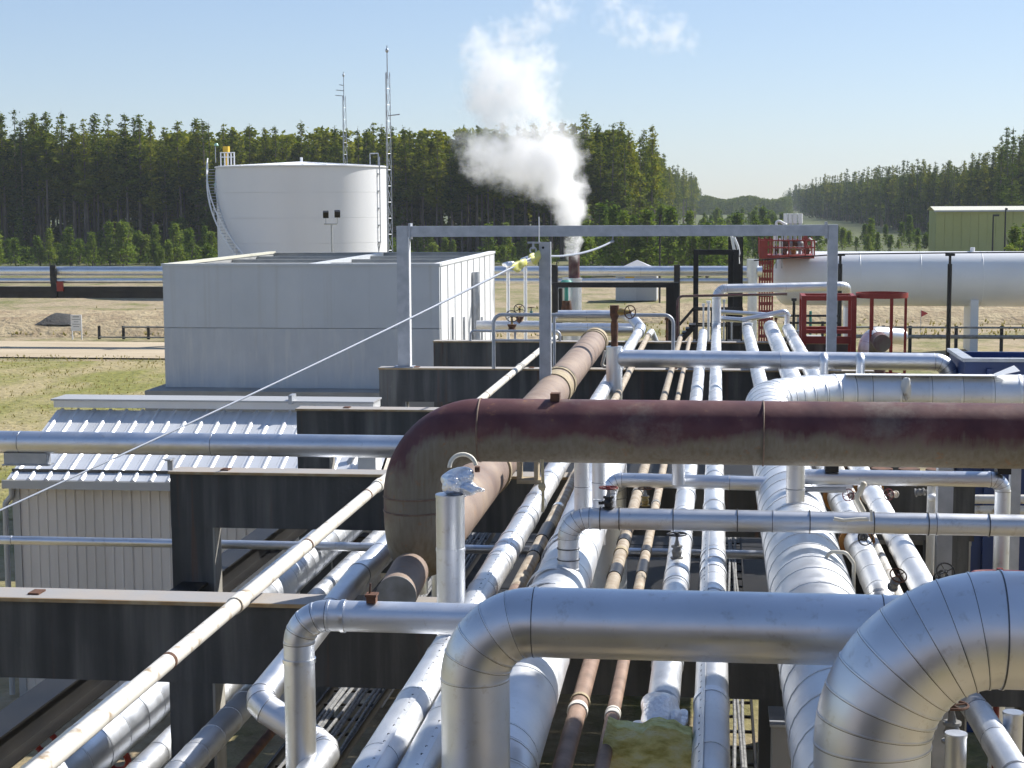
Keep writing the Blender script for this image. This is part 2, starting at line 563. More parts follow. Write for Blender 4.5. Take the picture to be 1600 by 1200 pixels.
def tag(o, label=None, cat=None, group=None, kind=None):
    if label: o['label'] = label
    if cat: o['category'] = cat
    if group: o['group'] = group
    if kind: o['kind'] = kind
    return o

def copy_tree(o, parent=None):
    c = o.copy()
    COL.objects.link(c)
    c.parent = parent
    for ch in list(o.children):
        copy_tree(ch, c)
    return c

# ------------------------------------------------------------------ pipe routing
def route(pts, bend):
    out = []
    cur = pts[0]
    for i in range(1, len(pts) - 1):
        a, b, c = pts[i - 1], pts[i], pts[i + 1]
        d0 = (b - a).normalized(); d1 = (c - b).normalized()
        ang = d0.angle(d1)
        if ang < 0.02:
            continue
        bd = bend[i - 1] if isinstance(bend, (list, tuple)) else bend
        cut = bd * math.tan(ang / 2)
        cut = min(cut, (b - cur).length * 0.98, (c - b).length * 0.98)
        Rb = cut / math.tan(ang / 2)
        s = b - d0 * cut
        e = b + d1 * cut
        n = (d1 - d0 * d1.dot(d0)).normalized()
        cen = s + n * Rb
        if (s - cur).length > 1e-4:
            out.append(('s', (cur, s)))
        out.append(('a', (cen, s, d0, n, ang, Rb)))
        cur = e
    out.append(('s', (cur, pts[-1])))
    return out

def arc_points(data, n):
    cen, s, d0, nn, ang, Rb = data
    r = []
    for k in range(n + 1):
        a = ang * k / n
        r.append((cen - nn * (Rb * math.cos(a)) + d0 * (Rb * math.sin(a)), d0 * math.cos(a) + nn * math.sin(a)))
    return r

PIPE_MESHES = {}

def jacket_pipe(name, label, pts, r, mat='jacket_satin', section=0.9, gores=5, bend=None, lip=0.0035, bead=0.02,
                seg=28, cat='pipe', group=None, ends=True, bands=None, gore_lip=None, band_mat='band_dark', smooth_gores=True, band_w=.012, screws=None):
    """a lagged pipe: every jacket length and every elbow gore is a piece of its own, each lapping over the next"""
    pts = [Vector(p) for p in pts]
    root = thing(name, label, cat, pts[0], group)
    bend = bend if bend is not None else r * 2.4
    gl = lip if gore_lip is None else gore_lip
    segs = route(pts, bend)
    for si, (kind, data) in enumerate(segs):
        if kind == 's':
            a, b = data
            d = b - a
            L = d.length
            n = max(1, round(L / section))
            cuts = [0.0]
            for k in range(1, n):
                cuts.append(L * k / n + random.uniform(-.06, .06) * L / n)
            cuts.append(L)
            t = d.normalized()
            for k in range(n):
                p, q = a + t * cuts[k], a + t * cuts[k + 1]
                jr = r * random.uniform(0.994, 1.006)
                mb = MB()
                sw = .0035 + r * .012
                st_s = [(p, t, jr), (q - t * bead, t, jr), (q - t * bead * 0.98, t, jr + lip), (q - t * sw, t, jr + lip), (q, t, jr + lip * .6)]
                mb.rings(st_s, seg, True, True)
                if k < n - 1 or si < len(segs) - 1:
                    mb.dark = list(range(3 * seg, 4 * seg))
                mb.build('jacket_section', mat, root)
        else:
            n = max(2, round(gores * data[4] / (math.pi / 2)))
            ap = arc_points(data, n)
            for ai, ((p, t), (q, t2)) in enumerate(zip(ap, ap[1:])):
                mb = MB()
                e = q + (p - q) * min(0.25, bead * 0.7 / max((p - q).length, 1e-3))
                if smooth_gores:
                    fine = arc_points(data, n * 4)[ai * 4:ai * 4 + 5]
                    st_g = [(pp, tt, r * 1.002) for pp, tt in fine[:-1]] + [(e, t2, r * 1.002), (e, t2, r + gl), (q.lerp(e, .3), t2, r + gl), (q, t2, r + gl * .6)]
                else:
                    st_g = [(p, t, r * 1.002), (e, t2, r * 1.002), (e, t2, r + gl), (q.lerp(e, .3), t2, r + gl), (q, t2, r + gl * .6)]
                mb.rings(st_g, seg, True, True)
                mb.dark = list(range((len(st_g) - 2) * seg, (len(st_g) - 1) * seg))
                mb.build('elbow_gore', mat, root, ang=30)
    if bands:
        for (p, t) in bands:
            p, t = Vector(p), Vector(t).normalized()
            bw = band_w
            MB().rings([(p - t * bw, t, r * 1.004), (p - t * bw, t, r + .007), (p + t * bw, t, r + .007), (p + t * bw, t, r * 1.004)], seg, False, False).build('band', band_mat, root)
    if screws:
        # lap seam and its row of screw heads along the first straight
        for kind, data in segs:
            if kind != 's' or (data[1] - data[0]).length < 1.0:
                continue
            a, b = data
            t = (b - a).normalized()
            u = (Vector(screws[0]) - t * t.dot(Vector(screws[0]))).normalized()
            s_ = t.cross(u)
            L = min((b - a).length, screws[1])
            mb = MB()
            k = 0.06
            while k < L:
                c = a + t * k + u * (r * 1.003) + s_ * random.uniform(-.004, .004)
                mb.cyl(c, c + u * .006, .0085, .006, 6)
                k += random.uniform(.11, .16)
            o = mb.build('screw_heads', 'band_dark', root)
            o['kind'] = 'stuff'
            c0, c1 = a + u * (r + .004) + s_ * .012, a + t * L + u * (r + .004) + s_ * .012
            MB().bar(c0, c1, .03, .003, u).build('lap_seam', mat, root, smooth=False)
            break
    return root

def steel_pipe(name, label, pts, r, mat, bend=None, seg=24, cat='pipe', group=None, welds=True, arc=10, weld_mat='weld'):
    pts = [Vector(p) for p in pts]
    root = thing(name, label, cat, pts[0], group)
    st = []
    marks = []
    segs = route(pts, bend if bend is not None else r * 3)
    for kind, data in segs:
        if kind == 's':
            a, b = data
            st += [(a, b - a, r), (b, b - a, r)]
        else:
            ap = arc_points(data, arc)
            marks += [ap[0], ap[-1]]
            st += [(p, t, r) for p, t in ap[1:-1]]
    MB().rings(st, seg).build('tube', mat, root)
    if welds:
        for p, t in marks:
            MB().torus(p, t, r * 1.0, r * 0.03, seg, 6).build('weld_seam', weld_mat, root)
    return root

def handwheel(mb, c, axis, R_, r=None, spokes=4):
    c, axis = Vector(c), Vector(axis).normalized()
    r = r or R_ * 0.09
    mb.torus(c, axis, R_, r, 20, 6)
    u, w = frame_for(axis)
    for k in range(spokes):
        a = 2 * math.pi * k / spokes + .4
        mb.cyl(c, c + (u * math.cos(a) + w * math.sin(a)) * R_, r * 0.7, seg=6)
    mb.cyl(c - axis * R_ * .15, c + axis * R_ * .15, R_ * .22, seg=8)
    return mb

def gate_valve(name, label, base, up_dir, size, body_mat='valve_grey', wheel_mat='valve_red', group=None, stem_len=1.0):
    """a small valve: flanged body, bonnet, stem and handwheel, standing along up_dir from base"""
    base, t = Vector(base), Vector(up_dir).normalized()
    root = thing(name, label, 'valve', base, group)
    s = size
    b = MB().rings([(base, t, s * .5), (base + t * s * .12, t, s * .5), (base + t * s * .12, t, s * .32), (base + t * s * .55, t, s * .42),
                    (base + t * s * .9, t, s * .28), (base + t * s * .9, t, s * .45), (base + t * s * 1.05, t, s * .45)], 12)
    b.build('body', body_mat, root)
    stem = MB().rings([(base + t * s * 1.05, t, s * .24), (base + t * s * 1.5, t, s * .12), (base + t * s * (1.6 + stem_len), t, s * .08)], 8).build('stem', 'valve_grey', root)
    w = MB()
    handwheel(w, base + t * s * (1.55 + stem_len * .8), t, s * .75)
    w.build('handwheel', wheel_mat, stem)
    return root
# ================================================================== THE GROUND
ZB = HE - 3.01                 # top of the rack beams
mb = MB()
n = 60
# one sheet to the horizon, finer near the yard
xs = [-2600, -1200, -600, -300] + [-160 + 10 * k for k in range(33)] + [300, 600, 1200, 2600]
ys = [-60, 0] + [10 * k for k in range(1, 31)] + [350, 420, 520, 650, 800, 1000, 1300, 1700, 2400, 3600]
def gz(x, y):
    z = 0.0
    if 60 < y < 420 and abs(x) < 170:
        z += 0.03 * math.sin(x * .21 + y * .05) * min(1, (y - 60) / 60)
        z += 0.02 * math.sin(y * .17 - x * .04) * min(1, (y - 60) / 60)
    if y > 420:
        z += 1.2 * math.sin(x * .004 + 1) * min(1, (y - 420) / 600)
    return z
for y in ys:
    for x in xs:
        mb.v.append(V(x, y, gz(x, y) - (0.06 if y > 60 else 0)))
W = len(xs)
for j in range(len(ys) - 1):
    for i in range(W - 1):
        a = j * W + i
        mb.f.append((a, a + 1, a + W + 1, a + W))
ground = tag(mb.build('ground', 'yard_ground', ang=80), kind='structure')
ground['label'] = 'tan dirt and dry grass ground of the plant yard'

def sheet(name, mat, pts, z, label, sub=1):
    mb = MB()
    mb.quad(*[(x, y, z) for x, y in pts])
    o = tag(mb.build(name, mat, smooth=False), kind='structure')
    o['label'] = label
    return o
sheet('road', 'road_gravel', [(-90, 85.5), (-6, 83.0), (-4, 92.5), (-90, 95.5)], 0.012, 'pale gravel road crossing the yard behind the shed')
# dry lawn between the shed and the road, gently humped
mb = MB()
gx = [-46 + 2.2 * k for k in range(18)]
gy = [40 + 2.6 * k for k in range(17)]
for y in gy:
    for x in gx:
        edge = min(1, (x + 46) / 4, (-8.6 - x) / 4, (y - 40) / 4, (81.6 - y) / 3)
        edge = max(0, edge)
        mb.v.append(V(x + random.uniform(-.3, .3), y + random.uniform(-.3, .3), 0.02 + .28 * edge + .07 * math.sin(x * .9) * math.cos(y * .6)))
W = len(gx)
for j in range(len(gy) - 1):
    for i in range(W - 1):
        a = j * W + i
        mb.f.append((a, a + 1, a + W + 1, a + W))
tag(mb.build('lawn', 'grass_field', ang=80), kind='structure')['label'] = 'dry yellow green lawn beside the grey building'

# earth bank behind the road
def bank(name, x0, x1, yc, wid, h, label, mat='berm_soil'):
    mb = MB()
    nx = max(6, int((x1 - x0) / 1.6)); ny = 12
    for j in range(ny + 1):
        for i in range(nx + 1):
            u = j / ny
            x = x0 + (x1 - x0) * i / nx
            e = min(1, i / 3, (nx - i) / 3)
            prof = math.sin(math.pi * min(1, u * 1.15)) if u < .87 else 0
            z = h * e * max(0, math.sin(math.pi * u)) ** .8 + random.uniform(-.08, .10) * (0 < j < ny)
            mb.v.append(V(x + random.uniform(-.3, .3), yc - wid / 2 + wid * u, z - .05))
    for j in range(ny):
        for i in range(nx):
            a = j * (nx + 1) + i
            mb.f.append((a, a + 1, a + nx + 2, a + nx + 1))
    o = tag(mb.build(name, mat, ang=80), kind='structure')
    o['label'] = label
bank('earth_bank', -95, -10, 104, 13, 1.15, 'low earth bank running behind the gravel road')
bank('earth_bank', -9, 40, 116, 10, 0.9, 'low earth bank beyond the pipe rack')
bank('earth_bank', 20, 95, 122, 16, 1.6, 'rough grassy bank below the white vessel')

# tufts of dry grass: nobody could count them
def grass(name, n, region, label, hmin=.08, hmax=.28):
    mb = MB()
    k = 0
    while k < n:
        x, y, z = region()
        k += 1
        h = random.uniform(hmin, hmax)
        tone = random.random()
        for q in range(4):
            a = random.uniform(0, math.tau)
            d = V(math.cos(a), math.sin(a), 0) * h * .25
            tip = V(x, y, z) + V(random.uniform(-.5, .5) * h, random.uniform(-.5, .5) * h, h)
            mb.quad(V(x, y, z) - d, V(x, y, z) + d, tip)
            mb.tone.append(min(1, max(0, tone + random.uniform(-.2, .2))))
    o = tag(mb.build(name, 'grass_blades', smooth=False), kind='stuff')
    o['label'] = label
def reg_lawn():
    return random.uniform(-46, -9), random.uniform(41, 82), 0.27
def reg_bank():
    return random.uniform(-90, 60), 96.5 + abs(random.gauss(0, 9)), 0.1
grass('grass', 9000, reg_lawn, 'dry grass growing on the lawn by the grey building', .04, .12)
grass('grass', 2600, reg_bank, 'dry grass growing along the earth banks', .08, .26)

# ================================================================== THE RACK BENTS
bent_Y = [12.58, 18.66, 24.5, 30.65, 36.65]
XL, XR = -6.13, 2.75
ORD = ['nearest', 'second', 'third', 'fourth', 'farthest']
LBL = ['long dark coated rack beam with rusty top flange crossing low in front',
       'dark rack beam with black column standing before the ribbed shed wall',
       'dark rack beam level with the shed roof, third from the camera',
       'dark rack beam carrying the galvanised frame and the handrail loop',
       'farthest dark rack beam, at the foot of the white building side']
for i, y in enumerate(bent_Y):
    xl = XL - (2.2 if i == 0 else 0)
    xr = XR + (2.0 if i == 0 else 0)
    o = thing('rack_beam', LBL[i], 'beam', (xl, y, 0))
    dep = 0.64 if i < 2 else 0.62
    fw = 0.33                                         # flange width
    MB().box((xl, y - fw + .02, ZB - dep), (xr, y - .02, ZB - .025)).build('web_casing', 'beam_coating', o, smooth=False)
    tf = MB().box((xl - .01, y - fw, ZB - .022), (xr + .01, y, ZB)).build('top_flange', 'flange_steel', o, smooth=False)
    MB().box((xl - .012, y - fw - .012, ZB - .030), (xr + .012, y - fw - .001, ZB - .002)).build('flange_edge', 'flange_edge', tf, smooth=False)
    cols = [(-6.13, .48), (-4.15, .34), (2.2, .45)] if i == 0 else [(XL, .48), (XR - .5, .45)]
    if i == 0:
        cols = [(-4.15, .34), (-8.2, .45), (2.2, .45), (.33, .3)]
    for cx, cw in cols:
        c = MB().box((cx, y - fw + .03, 0), (cx + cw, y - .04, ZB - dep - .001)).build('column', 'beam_coating', o, smooth=False)
        MB().box((cx + cw + .001, y - fw + .03, 0), (cx + cw + .02, y - .04, ZB - dep - .004)).build('lit_cheek', 'lit_column_face', c, smooth=False)  # pale plate paints the sunlit right side of the column
    if i < 4:
        # knee plates and clips along the top
        for k in range(4):
            cx = xl + .9 + k * 2.1 + random.uniform(-.5, .5)
            MB().box((cx, y - .24, ZB + .001), (cx + .09, y - .10, ZB + .014)).build('shoe_plate', 'rust_steel', tf, smooth=False)
# lower tier: dark bearers and black plates added so the gaps under the pipes read as shade
for i, y in enumerate(bent_Y[1:]):
    o = thing('lower_bearer', 'dark lower bearer under the ' + ORD[i + 1] + ' rack beam', 'beam', (-4.5, y, 2.4))
    MB().box((-5.62, y - .30, 2.45), (XR - .52, y - .06, 2.98)).build('bearer', 'beam_coating', o, smooth=False)
    MB().box((-5.62, y - .34, 2.981), (XR - .52, y - .02, 3.0)).build('cap_flange', 'black_steel', o, smooth=False)
o = thing('shade_plates', 'black plates added below the rack pipes to darken the gaps', 'shade plates', (-4.3, 16.5, 3.0))
for k in range(14):
    y0_ = 16.6 + k * 1.45
    MB().box((-4.30, y0_, 3.002), (2.2, y0_ + 1.43, 3.02 + .004 * (k % 2))).build('floor_plate', 'black_steel', o, smooth=False)
# longitudinal struts at the left column line
for (ya, yb, zz, lab) in ((12.6, 18.35, 3.62, 'dark steel strut sloping past the column of the second beam'),
                          (18.68, 24.2, 3.62, 'dark steel strut between the second and third rack columns'),
                          (24.52, 30.3, 3.62, 'dark steel strut behind the third rack column')):
    o = thing('rack_strut', lab, 'strut', (-5.9, ya, zz))
    MB().box((-6.02, ya, zz - .02), (-5.72, yb, zz)).build('top_flange', 'black_steel', o, smooth=False)
    MB().box((-6.02, ya, zz - .32), (-5.72, yb, zz - .30)).build('bottom_flange', 'black_steel', o, smooth=False)
    MB().box((-5.885, ya, zz - .30), (-5.855, yb, zz - .02)).build('web', 'black_steel', o, smooth=False)
# steel clip standing on the end of the second beam
c = at(268, 738, Y=18.45)
o = thing('pipe_clip', 'small grey steel clip at the left end of the second beam', 'clip', (c.x, 18.45, ZB))
MB().box((c.x - .03, 18.40, ZB + .002), (c.x + .03, 18.44, ZB + .12)).build('upright', 'galvanised', o, smooth=False)
MB().box((c.x - .05, 18.30, ZB + .122), (c.x + .04, 18.46, ZB + .14)).build('lug', 'galvanised', o, smooth=False)

# cable trays on the lower tier
def cable_tray(label, x, w, y0, y1, z, n):
    o = thing('cable_tray', label, 'cable tray', (x, y0, z))
    for s in (-1, 1):
        MB().box((x + s * w / 2 - .01, y0, z), (x + s * w / 2 + .01, y1, z + .10)).build('side_rail', 'black_steel', o, smooth=False)
    for k in range(int((y1 - y0) / .45)):
        yy = y0 + .2 + k * .45
        MB().box((x - w / 2 + .011, yy, z + .005), (x + w / 2 - .011, yy + .04, z + .025)).build('rung', 'black_steel', o, smooth=False)
    for k in range(n):
        cx = x - w / 2 + .05 + (w - .1) * (k + .5) / n
        pts = [V(cx + .018 * math.sin(k * 2 + yy * .9), yy, z + .045 + .01 * math.sin(k + yy * 1.7)) for yy in [y0 + (y1 - y0) * q / 12 for q in range(13)]]
        MB().rings([(p, V(0, 1, 0), .017) for p in pts], 7).build('cable', 'cable_grey', o)
cable_tray('cable tray of grey cables low under the rack, beside the jogging pipe', -3.45, .55, 9.0, 24, 3.10, 8)
cable_tray('cable tray of grey cables low under the rack, beside the white pipe', .15, .40, 9.0, 24, 3.10, 6)

# ================================================================== PIPES ALONG THE RACK
def zpt(px, py, z):
    return at(px, py, Z=z)
def along(px, py, z, y0, y1):
    """a pipe axis parallel to the rack that passes through a photo pixel at height z"""
    x = at(px, py, Z=z).x
    return [V(x, y0, z), V(x, y1, z)]

# dirty white conduit on the far left
a, b = zpt(60, 1203, ZB + .09), zpt(868, 527, ZB + .09)
d = (b - a).normalized()
o = thing('conduit', 'thin dirty white conduit running diagonally across the dark beams', 'pipe', a - d * 2.5)
L_ = (b - a).length + 2.5
p0 = a - d * 2.5
cuts = [0, 6.2, 11.4, 17.5, 24, L_]
for q, w in zip(cuts, cuts[1:]):
    MB().rings([(p0 + d * q, d, .055), (p0 + d * w, d, .055)], 16).build('tube', 'dirty_white', o)
    if q:
        MB().rings([(p0 + d * (q - .10), d, .066), (p0 + d * (q + .10), d, .066)], 16).build('coupling', 'dirty_white', o)
    for t_ in (q + 2.1, q + 4.6):
        if t_ < w - .3:
            MB().rings([(p0 + d * (t_ - .02), d, .058), (p0 + d * (t_ + .02), d, .058)], 16).build('clamp', 'rust_steel', o)

# large jacketed line on the lower tier, close seams
x1 = at(420, 925, Z=3.68).x
jacket_pipe('lagged_pipe', 'fat shiny lagged pipe with close ring seams passing under the left beams', [(x1, 8.5, 3.68), (x1, 29, 3.68)], .225, 'jacket_shiny', .42)
jacket_pipe('lagged_pipe', 'slim lagged pipe tucked against the fat ring seamed pipe', [(x1 + .33, 8.5, 3.44), (x1 + .33, 29, 3.44)], .10, 'jacket_weathered', .45)

# jogging pipe: comes along the rack, turns down and right behind the slim riser, then runs on toward the camera
xa = at(622, 838, Z=5.02).x
pA = at(402, 1098, Y=10.0)
pB = at(512, 1172, Y=9.85)
jacket_pipe('lagged_pipe', 'bright lagged pipe with a sharp mitred jog behind the slim riser',
            [(xa, 15.2, 4.3), (xa, 15.2, 5.02), (xa - .02, 12.7, 5.02), pA, pB, (pB.x + .02, 7.5, 4.60)], .092, 'jacket_satin', .8, gores=2, bend=.11, smooth_gores=False)
x3 = at(330, 1155, Z=4.1).x
jacket_pipe('lagged_pipe', 'blue reflecting lagged pipe below the mitred jog', [(x3, 8.6, 4.1), (x3, 20, 4.1)], .10, 'jacket_weathered', .40)
steel_pipe('bare_pipe', 'bare dark brown pipe next to the blue reflecting lagged pipe', [(x3 + .26, 8.6, 3.95), (x3 + .26, 20, 3.95)], .035, 'rust_steel')

# great rusty line: along the rack, up an elbow and across to the right
RZ = 6.165
R1 = at(770, 672.5, Y=12.8)
RZ = R1.z
xr2 = at(871, 600, Z=ZB + .27).x
xr2n = at(648, 800, Y=12.8).x
fl = thing('flare_pipe', 'great rusty maroon pipe crossing the whole rack with a big elbow', 'pipe', (xr2n, 12.8, RZ))
r = .243
yend = 33.2
pts = [V(xr2, yend, ZB + .27), V(xr2n, 13.05, ZB + .27), V(xr2n, 12.8, RZ), V(9.5, 12.8, RZ)]
pts = [V(xr2, yend, ZB + .27), V(xr2n, 12.82, ZB + .27), V(xr2n, 12.82, RZ), V(9.5, 12.8, RZ)]
segs = route(pts, [.36, .52])
st = []
for kind, data in segs:
    if kind == 's':
        st.append((data[0], data[1] - data[0], r)); st.append((data[1], data[1] - data[0], r))
    else:
        st += [(p, t, r) for p, t in arc_points(data, 14)[1:-1]]
iend = None
arcs = [dd for k, dd in segs if k == 'a']
mb = MB().rings([(pts[0], pts[1] - pts[0], r), (arcs[0][1], pts[1] - pts[0], r)], 40)
rl = mb.build('rack_length', 'rack_line_rust', fl)
for dd in arcs:
    ap = arc_points(dd, 16)
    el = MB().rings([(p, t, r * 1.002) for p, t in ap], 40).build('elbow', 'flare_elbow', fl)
    for p, t in (ap[0], ap[-1]):
        MB().torus(p, t, r, .008, 40, 6).build('weld_seam', 'weld', el)
e0 = arc_points(arcs[0], 4)[-1][0]; s1 = arcs[1][1]
if (s1 - e0).length > .01:
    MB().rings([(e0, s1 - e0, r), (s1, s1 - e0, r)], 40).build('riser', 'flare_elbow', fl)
e1 = arc_points(arcs[1], 4)[-1][0]
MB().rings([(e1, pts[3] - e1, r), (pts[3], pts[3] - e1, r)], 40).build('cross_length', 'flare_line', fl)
for xw_ in (.35, 2.6):
    MB().torus((xw_, 12.8, RZ), (1, 0, 0), r, .007, 40, 6).build('weld_seam', 'weld', fl)
# tan wrapped bands on the far run
d = (pts[0] - pts[1]).normalized()
for yy, wd in ((33.1, .18), (32.6, .05), (25.3, .12), (24.6, .3), (17.0, .05)):
    p = pts[1] + d * (yy - 12.82)
    MB().rings([(p - d * wd, d, r * 1.002), (p - d * wd, d, r + .02), (p + d * wd, d, r + .02), (p + d * wd, d, r * 1.002)], 40, False, False).build('wrapped_band', 'tan_band', rl)
# dummy leg toward the camera with a flat end plate
t0 = V(xr2n, 12.55, ZB + .20); t1 = V(at(619, 917, Y=11.75).x, 11.75, ZB + .20)
dl = MB().rings([(t0, t1 - t0, .145), (t1, t1 - t0, .145)], 32).build('dummy_leg', 'rack_line_rust', fl)
MB().rings([(t1 + V(0, -.001, 0), t1 - t0, .147), (t1 + V(0, -.014, 0), t1 - t0, .147)], 32).build('end_plate', 'valve_grey', dl)
MB().box((-.0 + at(868, 614, Y=12.8).x - .035, 12.74, RZ + .235), (at(868, 614, Y=12.8).x + .035, 12.84, RZ + .295)).build('lifting_lug', 'rust_steel', fl, smooth=False)
steel_pipe('drain_pipe', 'small cream drain tube with a right angle bend beside the rusty rack pipe',
           [at(946, 548, Y=29.5), at(938, 573, Y=29.5) + V(.02, 0, 0), at(948, 573, Y=29.5) + V(.05, 0, 0)], .03, 'ivory_tube', bend=.05, seg=10, welds=False)

# bright pipe pair
x5 = at(745, 938, Z=ZB + .14).x
jacket_pipe('lagged_pipe', 'bright lagged pipe with grey wrapped rings left of the tan taped line',
            [(x5, 6.5, ZB + .14), (x5, 38.6, ZB + .14)], .105, 'jacket_weathered', .95, screws=((.25, 0, 1), 10),
            bands=[((x5, y, ZB + .14), (0, 1, 0)) for y in (13.2, 13.6, 14.0, 14.9, 15.2, 15.9, 17.2)], band_mat='jacket_shiny', band_w=.045)
x5b = at(661, 1190, Z=ZB + .14).x
jacket_pipe('lagged_pipe', 'pale riveted lagged pipe lying beside the bright lagged pipe at the bottom',
            [(x5b, 6.5, ZB + .14), (x5b, 10.2, ZB + .14)], .10, 'jacket_weathered', 1.1, screws=((.3, 0, 1), 5))

def taped_line(label, x, z, r, y0, y1, near_mat, tapes, far_mat='tan_wrap', change=13.0, group=None):
    o = thing('taped_pipe', label, 'pipe', (x, y0, z), group)
    MB().rings([(V(x, y0, z), V(0, 1, 0), r), (V(x, change, z), V(0, 1, 0), r)], 18).build('bare_length', near_mat, o)
    cl = MB().rings([(V(x, change + .001, z), V(0, 1, 0), r * 1.02), (V(x, y1, z), V(0, 1, 0), r * 1.02)], 18).build('coated_length', far_mat, o)
    for y, w, mm in tapes:
        MB().rings([(V(x, y - w, z), V(0, 1, 0), r * 1.03), (V(x, y - w, z), V(0, 1, 0), r * 1.16), (V(x, y + w, z), V(0, 1, 0), r * 1.16), (V(x, y + w, z), V(0, 1, 0), r * 1.03)], 18, False, False).build('tape_band', mm, cl)
    return o
def yz(py, z):
    return at(1122, py, Z=z).y
zt = ZB + .07
xb = at(818, 900, Z=zt).x
taped_line('brown taped pipe hugging the bright lagged pipe, black tape on it', xb, zt, .055, 6.5, 37, 'brown_pipe',
           [(yz(840, zt), .30, 'black_wrap'), (yz(872, zt), .12, 'black_wrap'), (yz(800, zt), .05, 'band_bright')], change=yz(930, zt))
xb = at(955, 920, Z=zt).x
taped_line('tan taped pipe with black rings, wider of the two brown lines', xb, zt, .052, 6.5, 36.5, 'brown_pipe',
           [(yz(900, zt), .16, 'black_wrap'), (yz(850, zt), .10, 'black_wrap'), (yz(868, zt), .05, 'tan_band'), (yz(1118, zt), .03, 'dirty_white'), (yz(774, zt), .04, 'valve_grey'), (yz(1104, zt), .02, 'tan_band')], change=yz(935, zt))
xb = at(1008, 870, Z=zt).x
taped_line('thin brown taped pipe with black rings, narrower of the two brown lines', xb, zt, .040, 6.5, 36.5, 'brown_pipe',
           [(yz(893, zt), .22, 'black_wrap'), (yz(865, zt), .10, 'black_wrap'), (yz(1125, zt), .03, 'dirty_white'), (yz(1120, zt), .012, 'dirty_white'), (yz(790, zt), .04, 'valve_grey')], change=yz(930, zt))

# large white lagged pipe
x6 = -1.10
z6 = ZB + .225
jacket_pipe('lagged_pipe', 'large pale lagged pipe running up behind the foreground elbow', [(x6 + .03, 7.93, 3.2), (x6 + .03, 7.93, z6), (x6 - .07, 18.4, z6), (x6 - .07, 18.4, 3.2)], .205, 'jacket_weathered', 1.0, bend=[.26, .45], screws=((.2, 0, 1), 9),
            bands=[((x6 - .03, y, z6), (0, 1, 0)) for y in (11.3, 11.75, 12.9, 13.15)], band_mat='jacket_shiny', band_w=.045)

# grey lagged pipe with the opened end, and its torn insulation
z9 = ZB + .115
x9 = at(1058, 900, Z=z9).x
y9 = yz(1105, z9)
jacket_pipe('lagged_pipe', 'lagged pipe whose jacket stops at torn white lagging', [(x9, y9, z9), (x9 - .01, 37.4, z9)], .095, 'jacket_weathered', 1.0,
            bands=[((x9, y, z9), (0, 1, 0)) for y in (yz(1040, z9), 12.6, 12.95, 14.3, 16.5)], band_mat='jacket_shiny', band_w=.045)
def lump(name, mat, parent, c, rad, seed, n=3, amp=.22, loc=None):
    bm = bmesh.new()
    bmesh.ops.create_icosphere(bm, subdivisions=n, radius=1)
    rnd = random.Random(seed)
    offs = [(V(rnd.uniform(-4, 4), rnd.uniform(-4, 4), rnd.uniform(-4, 4)), rnd.uniform(2, 6)) for _ in range(6)]
    for v in bm.verts:
        k = 1 + amp * sum(math.sin(v.co.dot(o_) + f_) for o_, f_ in offs) / 3
        v.co = Vector((v.co.x * rad[0], v.co.y * rad[1], v.co.z * rad[2])) * k
    mb = MB()
    mb.v = [v.co + Vector(c) for v in bm.verts]
    mb.f = [tuple(v.index for v in f.verts) for f in bm.faces]
    bm.free()
    return mb.build(name, mat, parent, ang=50, loc=loc)
o = thing('torn_lagging', 'crumpled white foil lagging at the open end of the pipe', 'lagging', (x9, y9 - .15, z9))
lump('foil_wrap', 'crumpled_foil', o, (x9 - .01, y9 - .18, z9 + .01), (.12, .26, .11), 3, 4, .28)
lump('foil_shred', 'crumpled_foil', o, (x9 + .10, y9 - .30, z9 + .02), (.05, .09, .05), 8, 3, .4)
lump('foil_shred', 'crumpled_foil', o, (x9 - .11, y9 - .33, z9 - .03), (.05, .10, .04), 9, 3, .4)
# slab of yellow glass wool leaning over the pipes
cw = at(1015, 1172, Y=8.9)
bm = bmesh.new()
bmesh.ops.create_cube(bm, size=1)
bmesh.ops.subdivide_edges(bm, edges=bm.edges[:], cuts=9, use_grid_fill=True)
rnd = random.Random(5)
mb = MB()
for v in bm.verts:
    p = Vector((v.co.x * .47, v.co.y * .14, v.co.z * .26))
    p += V(math.sin(p.z * 23 + p.x * 7) * .012, math.sin(p.x * 19 + p.z * 11) * .018, math.sin(p.x * 21) * .016 + math.sin(p.x * 47 + 1) * .008)
    p += V(rnd.uniform(-1, 1), rnd.uniform(-1, 1), rnd.uniform(-1, 1)) * .006
    mb.v.append(cw + p + V(0, p.z * .25, 0))
mb.f = [tuple(v.index for v in f.verts) for f in bm.faces]
bm.free()
tag(mb.build('glass_wool_slab', 'glass_wool', loc=cw, ang=60), 'ragged slab of yellow green glass wool lying over the pipes at the bottom', 'insulation')

# white pipe in the middle
z10 = ZB + .115
x10 = at(1113, 1000, Z=z10).x
jacket_pipe('lagged_pipe', 'straight pale lagged pipe next to the glass wool, running up the middle', [(x10, 6.5, z10), (x10, 37.9, z10), (x10, 37.9, 5.95), (at(1322, 450, Y=38.6).x, 38.6, 5.98), (at(1322, 450, Y=38.6).x + .1, 39.4, 5.6), (at(1322, 450, Y=38.6).x + .1, 39.4, 4.2)], .10, 'jacket_weathered', 1.05, bend=.22, screws=((-.7, 0, 1), 9),
            bands=[((x10, y, z10), (0, 1, 0)) for y in (9.6, 11.75, 12.2, 13.0, 13.3, 13.6, 15.9, 17.6)], band_mat='jacket_shiny', band_w=.045)

